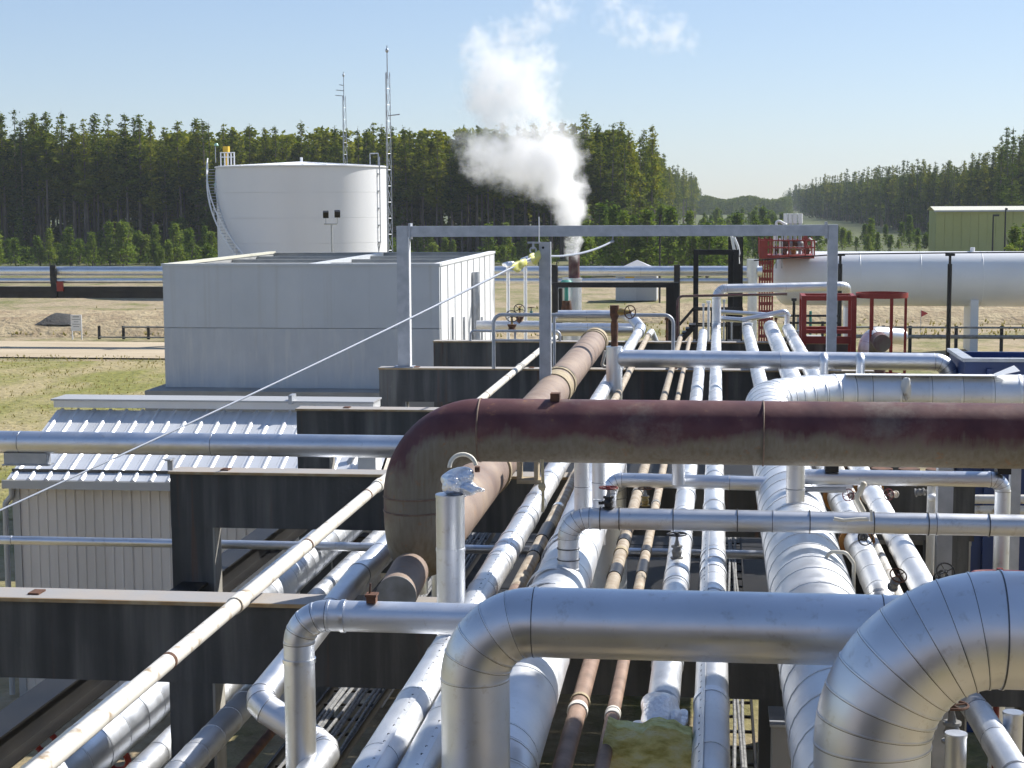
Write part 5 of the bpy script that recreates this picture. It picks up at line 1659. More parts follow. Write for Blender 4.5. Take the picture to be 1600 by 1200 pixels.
# ================================================================== BULLET VESSEL with red platform
Yv = 92.0
c0 = at(1208, 436, Y=Yv)
zc = at(1400, 435, Y=Yv).z
rv = 41.5 / FPX * Yv
xL = at(1207, 436, Y=Yv).x + rv * .55
vs_ = thing('pressure_vessel', 'long white horizontal pressure vessel on saddles at the right', 'vessel', (xL, Yv, 0))
xR = xL + 34
shl = MB().rings([(V(xL, Yv, zc), V(1, 0, 0), rv), (V(xR, Yv - 3.2, zc + .05), V(1, 0, 0), rv)], 64, False, True).build('shell', 'vessel_white', vs_)
for k in range(11):
    u_ = (k + .2) / 11
    c_ = V(xL, Yv, zc).lerp(V(xR, Yv - 3.2, zc + .05), u_)
    MB().torus(c_, (1, 0, 0), rv, .018, 64, 5).build('weld_band', 'vessel_white', shl)
MB().dome((xL, Yv, zc), (-1, 0, 0), rv, rv * .55, 64, 10).build('head', 'vessel_white', vs_)
for k in range(5):
    xx = xL + 2.5 + 7.0 * k
    yy = Yv - 3.2 * (xx - xL) / 34
    MB().box((xx - .2, yy - rv * .85, 0), (xx + .2, yy + rv * .85, zc - rv * .72)).build('saddle', 'vessel_white', vs_, smooth=False)
for k in range(3):
    xx = xL + 9.5 * (k + 1)
    yy = Yv - 3.2 * (xx - xL) / 34
    MB().cyl((xx, yy, zc + rv - .05), (xx, yy, zc + rv + .22), .12, seg=10).build('nozzle', 'vessel_white', vs_)
# thin conduit along the vessel on black poles
for k, px in enumerate((1312, 1483)):
    q = at(px, 470, Y=66)
    zt_ = at(px, 400, Y=66).z
    o = thing('black_pole', ['black pole with a flat head behind the portal post', 'black pole with a flat head before the white vessel'][k], 'pole', (q.x, 66, 0))
    MB().cyl((q.x, 66, 0), (q.x, 66, zt_ - .3), .085, seg=12).build('shaft', 'black_steel', o)
    MB().cyl((q.x, 66, zt_ - .3), (q.x, 66, zt_), .05, seg=10).build('neck', 'black_steel', o)
    MB().box((q.x - .17, 65.9, zt_ + .001), (q.x + .17, 66.1, zt_ + .09)).build('head', 'black_steel', o, smooth=False)
q0 = at(1178, 407, Y=66); q1 = at(1640, 394, Y=66)
tag(MB().rings([(q0, q1 - q0, .025), (at(1312, 400, Y=66) + V(0, 0, .07), q1 - q0, .025), (at(1483, 398, Y=66) + V(0, 0, .07), q1 - q0, .025), (q1, q1 - q0, .025)], 8).build('overhead_wire', 'black_steel', loc=q0), 'thin dark wire strung between the black poles along the vessel', 'wire')
# red platform tower at the vessel head
Yt = 88.5
def rx(px): return at(px, 430, Y=Yt).x
def rz_(py): return at(1220, py, Y=Yt).z
o = thing('red_platform', 'red steel platform and ladder tower on the vessel end', 'platform', (rx(1187), Yt, 0))
MB().box((rx(1187), Yt, rz_(404)), (rx(1272), Yt + 3.0, rz_(399))).build('deck', 'red_paint', o, smooth=False)
for px in (1187, 1197, 1205, 1232, 1258, 1272):
    MB().cyl((rx(px), Yt, rz_(399)), (rx(px), Yt, rz_(375)), .035, seg=8).build('rail_post', 'red_paint', o)
    MB().cyl((rx(px), Yt + 2.9, rz_(399)), (rx(px), Yt + 2.9, rz_(372)), .035, seg=8).build('rail_post', 'red_paint', o)
for py in (376, 387):
    for dy in (0, 2.9):
        MB().cyl((rx(1187), Yt + dy, rz_(py)), (rx(1272), Yt + dy, rz_(py)), .035, seg=8).build('rail', 'red_paint', o)
MB().box((rx(1186), Yt - .05, rz_(402)), (rx(1199), Yt + 1.1, rz_(376))).build('ladder_gate', 'red_paint', o, smooth=False)
for px in (1187, 1191, 1195, 1199, 1203, 1207):
    MB().box((rx(px) - .045, Yt - .05, 0), (rx(px) + .045, Yt + .04, rz_(404) - .002)).build('tower_leg', 'red_paint', o, smooth=False)
for k in range(11):
    z0_ = .4 + k * .42
    MB().box((rx(1187) + .05, Yt + .045, z0_), (rx(1207) - .05, Yt + .09, z0_ + .16)).build('rung_plate', 'red_paint', o, smooth=False)
for k, px in enumerate((1228.5, 1236, 1243.5, 1251.5)):
    x_ = rx(px)
    oo = thing('relief_stack', ['first', 'second', 'third', 'last'][k] + ' of four capped silver relief stacks, from the left, on the red platform', 'relief stack', (x_, Yt + 1.5, rz_(399)), 'relief stacks on the red platform')
    MB().cyl((x_, Yt + 1.5, rz_(399)), (x_, Yt + 1.5, rz_(349)), .085, seg=12).build('pipe', 'galvanised', oo)
    MB().cyl((x_, Yt + 1.5, rz_(350)), (x_, Yt + 1.5, rz_(334) + random.uniform(-.04, .05)), .12, seg=14).build('hood', 'white_paint', oo)
    MB().rings([(V(x_, Yt + 1.5, rz_(392)), V(0, 0, 1), .15), (V(x_, Yt + 1.5, rz_(381)), V(0, 0, 1), .19), (V(x_, Yt + 1.5, rz_(376)), V(0, 0, 1), .10)], 12).build('valve_body', 'valve_grey' if k % 2 else 'rust_steel', oo)
for k, px in enumerate((1209, 1213, 1218, 1222)):
    MB().cyl((rx(px), Yt + .2 + .3 * (k % 2), rz_(420 if k % 2 else 399)), (rx(px), Yt + .2 + .3 * (k % 2), rz_((368, 362, 372, 365)[k])), .035, seg=8).build('slim_riser', 'galvanised' if k % 2 else 'white_paint', o)
for px in (1212, 1226, 1240, 1262):
    MB().rings([(V(rx(px), Yt + .6, rz_(398)), V(0, 0, 1), .10), (V(rx(px), Yt + .6, rz_(391)), V(0, 0, 1), .16), (V(rx(px), Yt + .6, rz_(385)), V(0, 0, 1), .07)], 10).build('small_valve_body', 'rust_steel' if px != 1240 else 'brass', o)
MB().cyl((rx(1210), Yt + .6, rz_(388)), (rx(1265), Yt + .6, rz_(388)), .06, seg=8).build('header_pipe', 'galvanised', o)
MB().box((rx(1258), Yt + 1.8, rz_(398)), (rx(1264), Yt + 2.3, rz_(368))).build('red_locker', 'red_paint', o, smooth=False)
oo = thing('davit_arm', 'white bent davit arm at the right end of the red platform', 'davit', (rx(1270), Yt + .3, rz_(399)))
MB().path([(rx(1270), Yt + .3, rz_(399)), (rx(1270), Yt + .3, rz_(377)), (rx(1264), Yt + .3, rz_(372))], .04, 8, .1).build('arm', 'white_paint', oo)
MB().cyl((rx(1268), Yt + .3, rz_(376)), (rx(1276), Yt + .3, rz_(379)), .04, seg=8).build('beam', 'white_paint', oo)
oo = thing('blowdown_pipe', 'white bent pipe left of the capped relief stacks', 'pipe', at(1216, 345, Y=Yt))
MB().path([at(1213, 375, Y=Yt + 1), at(1213, 344, Y=Yt + 1), at(1219, 346, Y=Yt + 1), at(1226, 350, Y=Yt + 1)], .07, 8, .12).build('pipe', 'white_paint', oo)
MB().cyl(at(1226, 350, Y=Yt + 1), at(1228, 352, Y=Yt + 1), .10, seg=10).build('flange', 'white_paint', oo)

# ================================================================== BLUE BIN (right)
o = thing('blue_bin', 'open dark blue steel bin standing beside the rack at the right edge', 'bin', (3.3, 21, 0))
X0 = at(1505, 700, Y=25.2).x; zt_ = at(1500, 565, Y=25.2).z
X1 = X0 + 3.2
MB().box((X0, 25.2, 0), (X1, 25.28, zt_)).build('front_wall', 'blue_paint', o, smooth=False)
MB().box((X0, 25.281, 0), (X0 + .08, 26.9, zt_)).build('side_wall', 'blue_paint', o, smooth=False)
MB().box((X1 - .08, 25.281, 0), (X1, 26.9, zt_)).build('side_wall', 'blue_paint', o, smooth=False)
MB().box((X0 + .081, 26.82, 0), (X1 - .081, 26.9, zt_)).build('rear_wall', 'blue_paint', o, smooth=False)
MB().box((X0 + .081, 25.281, zt_ - 1.2), (X1 - .081, 26.819, zt_ - 1.1)).build('floor', 'blue_paint', o, smooth=False)
MB().box((X0 - .04, 25.16, zt_ + .001), (X1, 25.32, zt_ + .05)).build('rim', 'galvanised', o, smooth=False)
MB().box((X0 - .04, 25.321, zt_ + .001), (X0 + .12, 26.9, zt_ + .05)).build('rim', 'galvanised', o, smooth=False)
for k in range(4):
    xx = X0 + .3 + .75 * k
    MB().box((xx, 25.13, 0), (xx + .08, 25.199, zt_ - .1)).build('stiffener', 'blue_paint', o, smooth=False)
for k, py in enumerate((780, 797)):
    q = at(1490, py, Y=20.5)
    steel_pipe('guard_tube', ['upper', 'lower'][k] + ' pale guard tube crossing before the blue bin', [(q.x, 20.5, q.z), (q.x + 2.2, 20.3, q.z + .07)], .055, 'dirty_white', welds=False, seg=12)
q = at(1570, 898, Y=13.6)
o = tag(MB().torus((q.x, 13.6, q.z), (0, .15, 1), .24, .025, 28, 8).build('red_hoop', 'valve_red', loc=q), 'red painted steel hoop behind the giant elbow', 'hoop')
MB().cyl((q.x, 13.84, 0), (q.x, 13.84, q.z), .025, seg=8).build('hoop_stand', 'valve_red', o)

# ================================================================== WHITE STORAGE TANK
Yt_ = 150.0
tc = at(472.5, 340, Y=Yt_)
rt = 132.5 / FPX * Yt_ * 1.01
ztop = at(472, 262, Y=Yt_ - rt * .2).z
tank = thing('storage_tank', 'tall white round storage tank with a shallow cone roof', 'tank', (tc.x, Yt_, 0))
nr = 5
for k in range(nr):
    MB().rings([(V(tc.x, Yt_, ztop * k / nr), V(0, 0, 1), rt), (V(tc.x, Yt_, ztop * (k + 1) / nr - .01), V(0, 0, 1), rt)], 96, False, False).build('shell_course', 'tank_white', tank)
rf = MB()
rf.rings([(V(tc.x, Yt_, ztop), V(0, 0, 1), rt + .12), (V(tc.x, Yt_, ztop + .12), V(0, 0, 1), rt + .12), (V(tc.x, Yt_, ztop + .13), V(0, 0, 1), rt), (V(tc.x, Yt_, ztop + .55), V(0, 0, 1), .3)], 96, False, True)
rfo = rf.build('roof', 'white_paint', tank)
for k in range(24):
    a = math.tau * k / 24
    d = V(math.cos(a), math.sin(a), 0)
    MB().bar(V(tc.x, Yt_, ztop + .555) + d * .3, V(tc.x, Yt_, ztop + .15) + d * rt, .08, .03).build('roof_rib', 'white_paint', rfo, smooth=False)
MB().cyl((tc.x, Yt_, ztop + .5), (tc.x, Yt_, ztop + .95), .12, seg=8).build('roof_vent', 'white_paint', rfo)
# rail basket with yellow box at the roof's left edge
def tx(px): return at(px, 250, Y=Yt_ - 1).x
def tz(py): return at(400, py, Y=Yt_ - 1).z
bsk = thing('roof_platform', 'white railed platform on the left rim of the storage tank', 'platform', (tx(345), Yt_ - 1, ztop))
for px in (345, 351, 356, 361, 366):
    MB().cyl((tx(px), Yt_ - 1, ztop + .1), (tx(px), Yt_ - 1, tz(238)), .06, seg=6).build('rail_post', 'white_paint', bsk)
for py in (238, 245):
    MB().bar((tx(344), Yt_ - 1, tz(py)), (tx(367), Yt_ - 1, tz(py)), .08, .08).build('rail', 'white_paint', bsk, smooth=False)
MB().box((tx(343), Yt_ - 1.3, ztop + .05), (tx(368), Yt_ + .6, ztop + .15)).build('deck', 'white_paint', bsk, smooth=False)
yb_ = thing('gauge_box', 'yellow gauge box above the railed platform on the tank', 'gauge', (tx(352), Yt_ - .6, tz(237)))
MB().box((tx(348), Yt_ - .9, tz(237)), (tx(356), Yt_ - .3, tz(228))).build('box', 'yellow_paint', yb_, smooth=False)
MB().cyl((tx(352), Yt_ - .6, ztop), (tx(352), Yt_ - .6, tz(237)), .08, seg=8).build('stem', 'yellow_paint', yb_)
# curved stair down the left flank: stringers, treads, rails
stair = thing('spiral_stair', 'white curved stair with handrail climbing the left flank of the tank', 'stair', (tc.x - rt, Yt_, 0))
ang0, ang1 = R(188), R(262)
NS = 40
pin, pout, prail = [], [], []
for k in range(NS + 1):
    a = ang0 + (ang1 - ang0) * k / NS
    zz = ztop - .1 - (ztop - .3) * k / NS
    d = V(math.cos(a), math.sin(a), 0)
    c_ = V(tc.x, Yt_, zz)
    pin.append(c_ + d * (rt + .06)); pout.append(c_ + d * (rt + .80)); prail.append(c_ + d * (rt + .80) + V(0, 0, 1.0))
    if k < NS and k % 1 == 0:
        MB().bar(c_ + d * (rt + .08), c_ + d * (rt + .78), .22, .04).build('tread', 'galvanised', stair, smooth=False)
    if k % 4 == 0:
        MB().cyl(c_ + d * (rt + .80), c_ + d * (rt + .80) + V(0, 0, 1.0), .035, seg=6).build('rail_post', 'white_paint', stair)
for nm, pl, rr in (('stringer', pout, .07), ('stringer', pin, .05), ('hand_rail', prail, .06)):
    MB().rings([(p, pl[min(i + 1, NS)] - pl[max(i - 1, 0)], rr) for i, p in enumerate(pl)], 6).build(nm, 'white_paint', stair)
for px, py, lab in ((338, 226, 'round lamp on a thin stem above the railed tank platform'), (337, 288, 'round lamp on the upper part of the curved tank stair')):
    q = at(px, py, Y=Yt_ - .5)
    o = thing('stair_lamp', lab, 'lamp', (q.x, q.y, q.z - 1.5))
    MB().cyl((q.x - .1, q.y, q.z - (1.6 if py < 240 else .8)), (q.x - .1, q.y, q.z), .04, seg=6).build('stem', 'galvanised', o)
    MB().dome((q.x, q.y, q.z - .1), (0, 0, 1), .2, .24, 10, 4).build('globe', 'lamp_glass', o)
# ladder / pipe down the right flank
dr = thing('tank_ladder', 'thin ladder pipe with brackets on the sunlit right flank of the tank', 'ladder', (tc.x + rt * .9, Yt_ - 3, 0))
a = R(-14)
d = V(math.cos(a), math.sin(a), 0)
c_ = V(tc.x, Yt_, 0) + d * (rt + .15)
MB().path([c_ + V(0, 0, ztop + .9), c_ + V(0, 0, 4.5), c_ + V(-.8, -.2, 0.1)], .05, 8, .5).build('pipe', 'galvanised', dr)
for k in range(6):
    MB().bar(c_ + V(0, 0, ztop - .6 - k * 1.5), c_ - d * .15 + V(0, 0, ztop - .6 - k * 1.5), .25, .10).build('bracket', 'galvanised', dr, smooth=False)
MB().path([c_ + V(-.1, 0, ztop), c_ + V(-.1, 0, ztop + 1.2), c_ + V(-.9, .3, ztop + 1.2), c_ + V(-.9, .3, ztop + .2)], .05, 6, .08).build('top_rail', 'galvanised', dr)

# ================================================================== MASTS
def mast(label, px, ytop, ywhip, Y, w0, w1, arm):
    q = at(px, 300, Y=Y)
    zt_ = at(px, ytop, Y=Y).z
    zw = at(px, ywhip, Y=Y).z
    o = thing('lattice_mast', label, 'mast', (q.x, Y, 0))
    legs = []
    for k in range(3):
        a = math.tau * k / 3 + .4
        p0_ = V(q.x + w0 * math.cos(a), Y + w0 * math.sin(a), 0)
        p1_ = V(q.x + w1 * math.cos(a), Y + w1 * math.sin(a), zt_)
        legs.append((p0_, p1_))
        MB().cyl(p0_, p1_, .038, .03, 6).build('mast_leg', 'galvanised', o)
    n_ = int(zt_ / 1.3)
    mb = MB()
    for k in range(n_):
        for j in range(3):
            a0_, a1_ = legs[j]; b0_, b1_ = legs[(j + 1) % 3]
            mb.cyl(a0_.lerp(a1_, k / n_), b0_.lerp(b1_, (k + 1) / n_), .017, seg=5)
            mb.cyl(a0_.lerp(a1_, k / n_), b0_.lerp(b1_, k / n_), .02, seg=5)
    mb.build('lacing', 'galvanised', o)
    MB().cyl((q.x, Y, zt_ - .5), (q.x, Y, zw), .05, .04, 6).build('whip', 'galvanised', o)
    lump('beacon', 'galvanised', o, (q.x, Y, zw - .4), (.14, .14, .2), 3, 2, .05)
    for dz, dx in arm:
        MB().cyl((q.x, Y, zt_ + dz), (q.x + dx, Y, zt_ + dz + .1), .05, seg=6).build('arm', 'galvanised', o)
    return o
mast('tall lattice radio mast rising beside the right edge of the tank', 607.5, 113, 71, 138, .27, .20, [(-3.5, 1.0)])
mast('pale slimmer lattice mast standing above the trees behind the tank', 539.5, 150, 112, 195, .42, .20, [(.6, -.9), (0, -1.0), (1.2, -.5)])

# ================================================================== HUT, YELLOW-GREEN HALL, FENCES, SIGN
Yh_ = 135.0
hx0, hx1 = at(962, 440, Y=Yh_).x, at(1026, 440, Y=Yh_).x
zh = at(990, 424, Y=Yh_).z; za_ = at(996, 407, Y=Yh_).z
hut = thing('small_hut', 'small grey hut with a pyramid roof beyond the far pipeway', 'hut', (hx0, Yh_, 0))
hw_ = MB().box((hx0, Yh_, 0), (hx1, Yh_ + 3.2, zh)).build('walls', 'hut_wall', hut, smooth=False)
mb = MB()
cxm, cym = (hx0 + hx1) / 2, Yh_ + 1.6
e = .18
crn = [(hx0 - e, Yh_ - e, zh), (hx1 + e, Yh_ - e, zh), (hx1 + e, Yh_ + 3.2 + e, zh), (hx0 - e, Yh_ + 3.2 + e, zh)]
for k in range(4):
    mb.quad(crn[k], crn[(k + 1) % 4], (cxm, cym, za_))
mb.quad(*[(x, y, z + .004) for x, y, z in reversed(crn)])
mb.build('roof', 'hut_roof', hut, smooth=False)
yx0, yx1 = at(977, 440, Y=Yh_).x, at(991, 440, Y=Yh_).x
MB().box((yx0, Yh_ - .04, at(980, 440, Y=Yh_).z), (yx1, Yh_ - .002, at(980, 432, Y=Yh_).z)).build('yellow_sign', 'yellow_paint', hw_, smooth=False)
MB().box((hx0 + .2, Yh_ - .03, at(965, 446, Y=Yh_).z), (hx0 + .6, Yh_ - .002, at(965, 434, Y=Yh_).z)).build('window', 'black_steel', hw_, smooth=False)
MB().box((yx1 + .15, Yh_ - .05, .05), (hx1 - .15, Yh_ - .002, zh - .15)).build('door', 'hut_roof', hw_, smooth=False)

Yo = 210.0
ox0 = at(1462, 380, Y=Yo).x
ox1 = ox0 + 22
oz = at(1500, 329, Y=Yo).z
hall = thing('olive_hall', 'large olive yellow sided hall with a pale roof at the right', 'building', (ox0, Yo, 0))
npn = 22
for k in range(npn):
    xa_ = ox0 + (ox1 - ox0) * k / npn
    MB().box((xa_ + .01, Yo - .03 * (k % 2), 0), (xa_ + (ox1 - ox0) / npn - .01, Yo + .2, oz)).build('wall_sheet', 'olive_siding', hall, smooth=False)
MB().box((ox0, Yo + .201, 0), (ox0 + .2, Yo + 7, oz)).build('side_wall', 'olive_siding', hall, smooth=False)
MB().box((ox1 - .2, Yo + .201, 0), (ox1, Yo + 7, oz)).build('side_wall', 'olive_siding', hall, smooth=False)
mb = MB()
zr0 = oz + .05
mb.quad((ox0 - .3, Yo - .3, zr0), (ox1 + .3, Yo - .3, zr0), (ox1 + .3, Yo + 3.5, zr0 + .45), (ox0 - .3, Yo + 3.5, zr0 + .45))
mb.quad((ox0 - .3, Yo + 3.5, zr0 + .45), (ox1 + .3, Yo + 3.5, zr0 + .45), (ox1 + .3, Yo + 7.3, zr0), (ox0 - .3, Yo + 7.3, zr0))
mb.build('roof', 'pale_roof', hall, smooth=False)
MB().box((ox0 - .3, Yo - .42, oz - .15), (ox1 + .3, Yo - .31, zr0)).build('eave_trim', 'shed_trim', hall, smooth=False)
for px, y0_, lab in ((1551, 335, 'dark lamp post with a hooded lamp before the olive hall'), (1570, 325, 'thin dark pole at the right part of the olive hall'), (1031, 335, 'thin dark pole standing right of the small hut')):
    Yq = 180 if px > 1100 else 120
    q = at(px, 380, Y=Yq); zt_ = at(px, y0_, Y=Yq).z
    o = thing('lamp_post', lab, 'lamp post', (q.x, Yq, 0))
    MB().cyl((q.x, Yq, 0), (q.x, Yq, zt_), .11 if px > 1100 else .07, .07, 8).build('pole', 'black_steel', o)
    MB().box((q.x - .05, Yq - .3, zt_ - .2), (q.x + (.55 if px == 1551 else .15), Yq, zt_)).build('head', 'black_steel', o, smooth=False)

def rail_fence(label, Y, pxs, rails, zpost):
    xs2 = [at(px, 520, Y=Y).x for px in pxs]
    o = thing('rail_fence', label, 'fence', (xs2[0], Y, 0))
    for x in xs2:
        MB().cyl((x, Y, 0), (x, Y, zpost), .09, seg=8).build('post', 'black_steel', o)
    for a_, b_, z_, rr in rails:
        MB().cyl((xs2[a_], Y - .08, z_), (xs2[b_], Y - .08, z_), rr, seg=8).build('rail', 'valve_grey', o)
rail_fence('low pipe rail fence beside the gravel road, left of the grey building', 95.5, (155, 193, 232, 270, 310), [(1, 4, .72, .05), (0, 4, .12, .04)], .78)
rail_fence('low pipe rail fence in front of the grassy bank at the right', 88.0, (1330, 1380, 1422, 1494, 1565, 1640), [(0, 5, 1.42, .05), (0, 5, .95, .10)], 1.5)
sg = at(119, 505, Y=95)
o = thing('notice_board', 'white notice board on two legs beside the gravel road', 'sign', (sg.x, 95, 0))
zt_, zb_ = at(119, 492, Y=95).z, at(119, 517, Y=95).z
bd = MB().box((sg.x - .33, 95, zb_), (sg.x + .33, 95.05, zt_)).build('board', 'white_paint', o, smooth=False)
for s in (-1, 1):
    MB().box((sg.x + s * .28 - .03, 95.051, 0), (sg.x + s * .28 + .03, 95.10, zt_)).build('leg', 'white_paint', o, smooth=False)
for k in range(5):
    z_ = zt_ - .12 - k * .14
    wln = (.2, .26, .14, .24, .18)[k]
    MB().box((sg.x - wln, 94.99, z_ - .02), (sg.x + wln, 94.998, z_ + (.03 if k == 0 else .012))).build('text_line', 'sign_ink', bd, smooth=False)
# low mound, its shadow put into the black colour
p = at(136, 492, Y=104)
mb = MB()
x0_, x1_ = at(100, 492, Y=104).x, at(168, 492, Y=104).x
N = 18
for j in range(7):
    for i in range(N + 1):
        u, v_ = i / N, j / 6
        hgt = .62 * math.sin(math.pi * u ** .6) * math.sin(math.pi * v_) + random.uniform(-.03, .03)
        mb.v.append(V(x0_ + (x1_ - x0_) * u, 99.2 + 3.4 * v_, .55 + max(0, hgt)))
for j in range(6):
    for i in range(N):
        a = j * (N + 1) + i
        mb.f.append((a, a + 1, a + N + 2, a + N + 1))
tag(mb.build('shadow_mound', 'mound_shadow', ang=80, loc=(x0_, 101, 0)), 'low mound with its shadow painted black, on the earth bank behind the notice board', 'heap')
# red flag marker
q = at(1439, 495, Y=100)
o = thing('marker_flag', 'small dark red triangular marker flag below the white vessel', 'flag', (q.x, 100, 0))
MB().cyl((q.x, 100, 0), (q.x, 100, at(1439, 484, Y=100).z), .02, seg=6).build('stick', 'galvanised', o)
zf0, zf1 = at(1439, 495, Y=100).z, at(1439, 485, Y=100).z
mb = MB()
for dy in (-.02, .02):
    mb.quad((q.x + .02, 100 + dy, zf0), (q.x + .02, 100 + dy, zf1), (q.x + .40, 100 + dy, (zf0 + zf1) / 2 + .02))
mb.build('pennant', 'flag_red', o, smooth=False)

# ================================================================== UNSEEN SLAB added overhead, just beyond the right edge, to shade the near pipes
o = thing('shade_slab', 'unseen slab on legs added beyond the right edge to shade the near pipes', 'shade slab', (3.4, 9.0, 0))
MB().box((3.8, 8.4, 10.9), (9.5, 13.12, 11.6)).build('main_slab', 'galvanised', o, smooth=False)
MB().box((3.75, 8.35, 10.7), (9.55, 13.17, 10.899)).build('frame', 'black_steel', o, smooth=False)
MB().box((2.6, 8.4, 10.9), (3.749, 11.8, 11.5)).build('side_slab', 'galvanised', o, smooth=False)
for xx, yy in ((2.75, 8.5), (2.75, 11.65), (3.95, 8.5), (3.95, 13.0), (9.3, 8.5), (9.3, 13.0)):
    MB().box((xx - .12, yy - .12, 0), (xx + .12, yy + .12, 10.699)).build('leg', 'galvanised', o, smooth=False)
# ================================================================== TREES
def clump(mb, c, s, n, rnd, tone, flat=.6):
    for _ in range(n):
        o_ = V(rnd.gauss(0, .5), rnd.gauss(0, .5), rnd.gauss(0, .5) * flat) * s
        a = V(rnd.uniform(-1, 1), rnd.uniform(-1, 1), rnd.uniform(-.7, .7)).normalized()
        b_ = a.cross(V(rnd.uniform(-1, 1), rnd.uniform(-1, 1), rnd.uniform(-1, 1))).normalized()
        k = s * rnd.uniform(.22, .46)
        p = c + o_
        mb.quad(p - a * k - b_ * k * .35, p + a * k - b_ * k * .35, p + a * k * .8 + b_ * k * .5, p - a * k * .5 + b_ * k * .6)
        mb.tone.append(min(1, max(0, tone + rnd.uniform(-.16, .16))))

def pine_meshes(seed, h=18.0, bare=.45, rad=1.7, dens=1.0, top=.35, cs=.62):
    rnd = random.Random(seed)
    tr = MB()
    lean = V(rnd.uniform(-.25, .25), rnd.uniform(-.25, .25), 0)
    st = []
    for k in range(7):
        u = k / 6
        st.append((V(0, 0, h * u * .985) + lean * u + V(math.sin(u * 5 + seed) * .06, 0, 0), V(0, 0, 1), .15 * (1 - u) + .022))
    tr.rings(st, 6, False, False)
    cr = MB()
    z = h * bare
    asym = rnd.uniform(0, math.tau)
    while z < h * .985:
        u = (z - h * bare) / (h * (1 - bare))
        rr = rad * min(1, (u + .12) / .28) * (1 - u) ** .92 * rnd.uniform(.72, 1.12) + .09
        nb = max(3, int(rnd.uniform(4.5, 6.9) * (1 - .35 * u)))
        for q in range(nb):
            a = rnd.uniform(0, math.tau)
            L = rr * rnd.uniform(.55, 1.15) * (1 + .15 * math.cos(a - asym))
            d = V(math.cos(a), math.sin(a), rnd.uniform(-.12, .32))
            base = V(0, 0, z) + lean * (z / h)
            tr.cyl(base, base + d * L * .8, .028, .012, 3, False)
            tn = rnd.uniform(.2, .85)
            nc = max(1, int(L / .42))
            for c_ in range(nc):
                f_ = (c_ + rnd.uniform(.4, 1.0)) / nc
                clump(cr, base + d * L * f_ + V(0, 0, rnd.uniform(-.15, .2)), cs * rnd.uniform(.6, 1.1) * (1 - .42 * u), int(13 * dens), rnd, tn, .75)
        z += h * (1 - bare) * .048 * rnd.uniform(.75, 1.3)
    clump(cr, V(0, 0, h * .985) + lean, .15, 8, rnd, .6, 2.0)
    # dead twigs below the crown
    for q in range(9):
        zz = rnd.uniform(.12, bare) * h
        a = rnd.uniform(0, math.tau)
        base = V(0, 0, zz) + lean * (zz / h)
        tr.cyl(base, base + V(math.cos(a), math.sin(a), -.2) * rnd.uniform(.3, .9), .02, .008, 3, False)
    return tr, cr

def make_proto(name, tr, cr, leaf):
    root = bpy.data.objects.new(name, None)
    COL.objects.link(root)
    t = tr.build('trunk', 'bark', None, ang=60); t.parent = root
    c = cr.build('crown', leaf, None, smooth=False); c.parent = root
    return root

protos, spruces = [], []
for s in range(8):
    tr, cr = pine_meshes(100 + s, h=18.0, bare=[.46, .52, .42, .56, .48, .44, .5, .54][s], rad=[1.75, 1.45, 1.95, 1.4, 1.8, 2.0, 1.55, 1.3][s])
    protos.append(make_proto('pine_tree', tr, cr, 'pine_needles'))
for s in range(4):
    tr, cr = pine_meshes(300 + s, h=18.0, bare=[.12, .2, .28, .16][s], rad=[1.9, 1.6, 1.7, 1.5][s], dens=1.0, cs=.60)
    spruces.append(make_proto('spruce_tree', tr, cr, 'spruce_needles'))
def bush_proto(name, seed, h, w, leaf, n):
    rnd = random.Random(seed)
    tr, cr = MB(), MB()
    for q in range(5):
        a = rnd.uniform(0, math.tau)
        top_ = V(math.cos(a) * w * .5, math.sin(a) * w * .5, h * rnd.uniform(.6, .95))
        tr.rings([(V(0, 0, -.1), V(0, 0, 1), .05), (top_ * .5 + V(0, 0, h * .08), V(0, 0, 1), .035), (top_, V(0, 0, 1), .012)], 4, False, False)
    for q in range(n):
        u = rnd.random() ** .7
        rr = w * (1 - u) ** 1.1 * rnd.uniform(.2, 1.0)
        a = rnd.uniform(0, math.tau)
        clump(cr, V(math.cos(a) * rr, math.sin(a) * rr, h * (.06 + .94 * u)), .38, 10, rnd, rnd.uniform(.15, .85), .9)
    return make_proto(name, tr, cr, leaf)
bushes = [bush_proto('young_aspen', 500 + s, [4.2, 3.0, 5.2, 3.6][s], [1.3, 1.5, 1.5, 1.1][s], 'bush_leaves', [90, 80, 120, 70][s]) for s in range(4)]

used = set()
def place(proto, x, y, z, sc, rz, label, group, cat='tree', squash=1.0):
    if proto.name in used:
        o = copy_tree(proto)
    else:
        used.add(proto.name)
        o = proto
    o.location = (x, y, z)
    o.scale = (sc * squash, sc * squash, sc)
    o.rotation_euler = (0, 0, rz)
    return tag(o, label, cat, group)

rt_ = random.Random(42)
def px_of(x, y):
    d = V(x, y, 3) - EYE
    return d.dot(right) / d.dot(fwd) * FPX + 800

ONES = 'zeroth first second third fourth fifth sixth seventh eighth ninth tenth eleventh twelfth thirteenth fourteenth fifteenth sixteenth seventeenth eighteenth nineteenth'.split()
TENS = ' ten twenty thirty forty fifty sixty seventy eighty ninety'.split(' ')
def ordinal(n):
    if n < 20: return ONES[n]
    if n % 10 == 0: return TENS[n // 10][:-1] + 'ieth'
    return TENS[n // 10] + '-' + ONES[n % 10]
TALLY = {}
def nth(key):
    TALLY[key] = TALLY.get(key, 0) + 1
    return ordinal(TALLY[key])
ROWN = ['front', 'second', 'third']

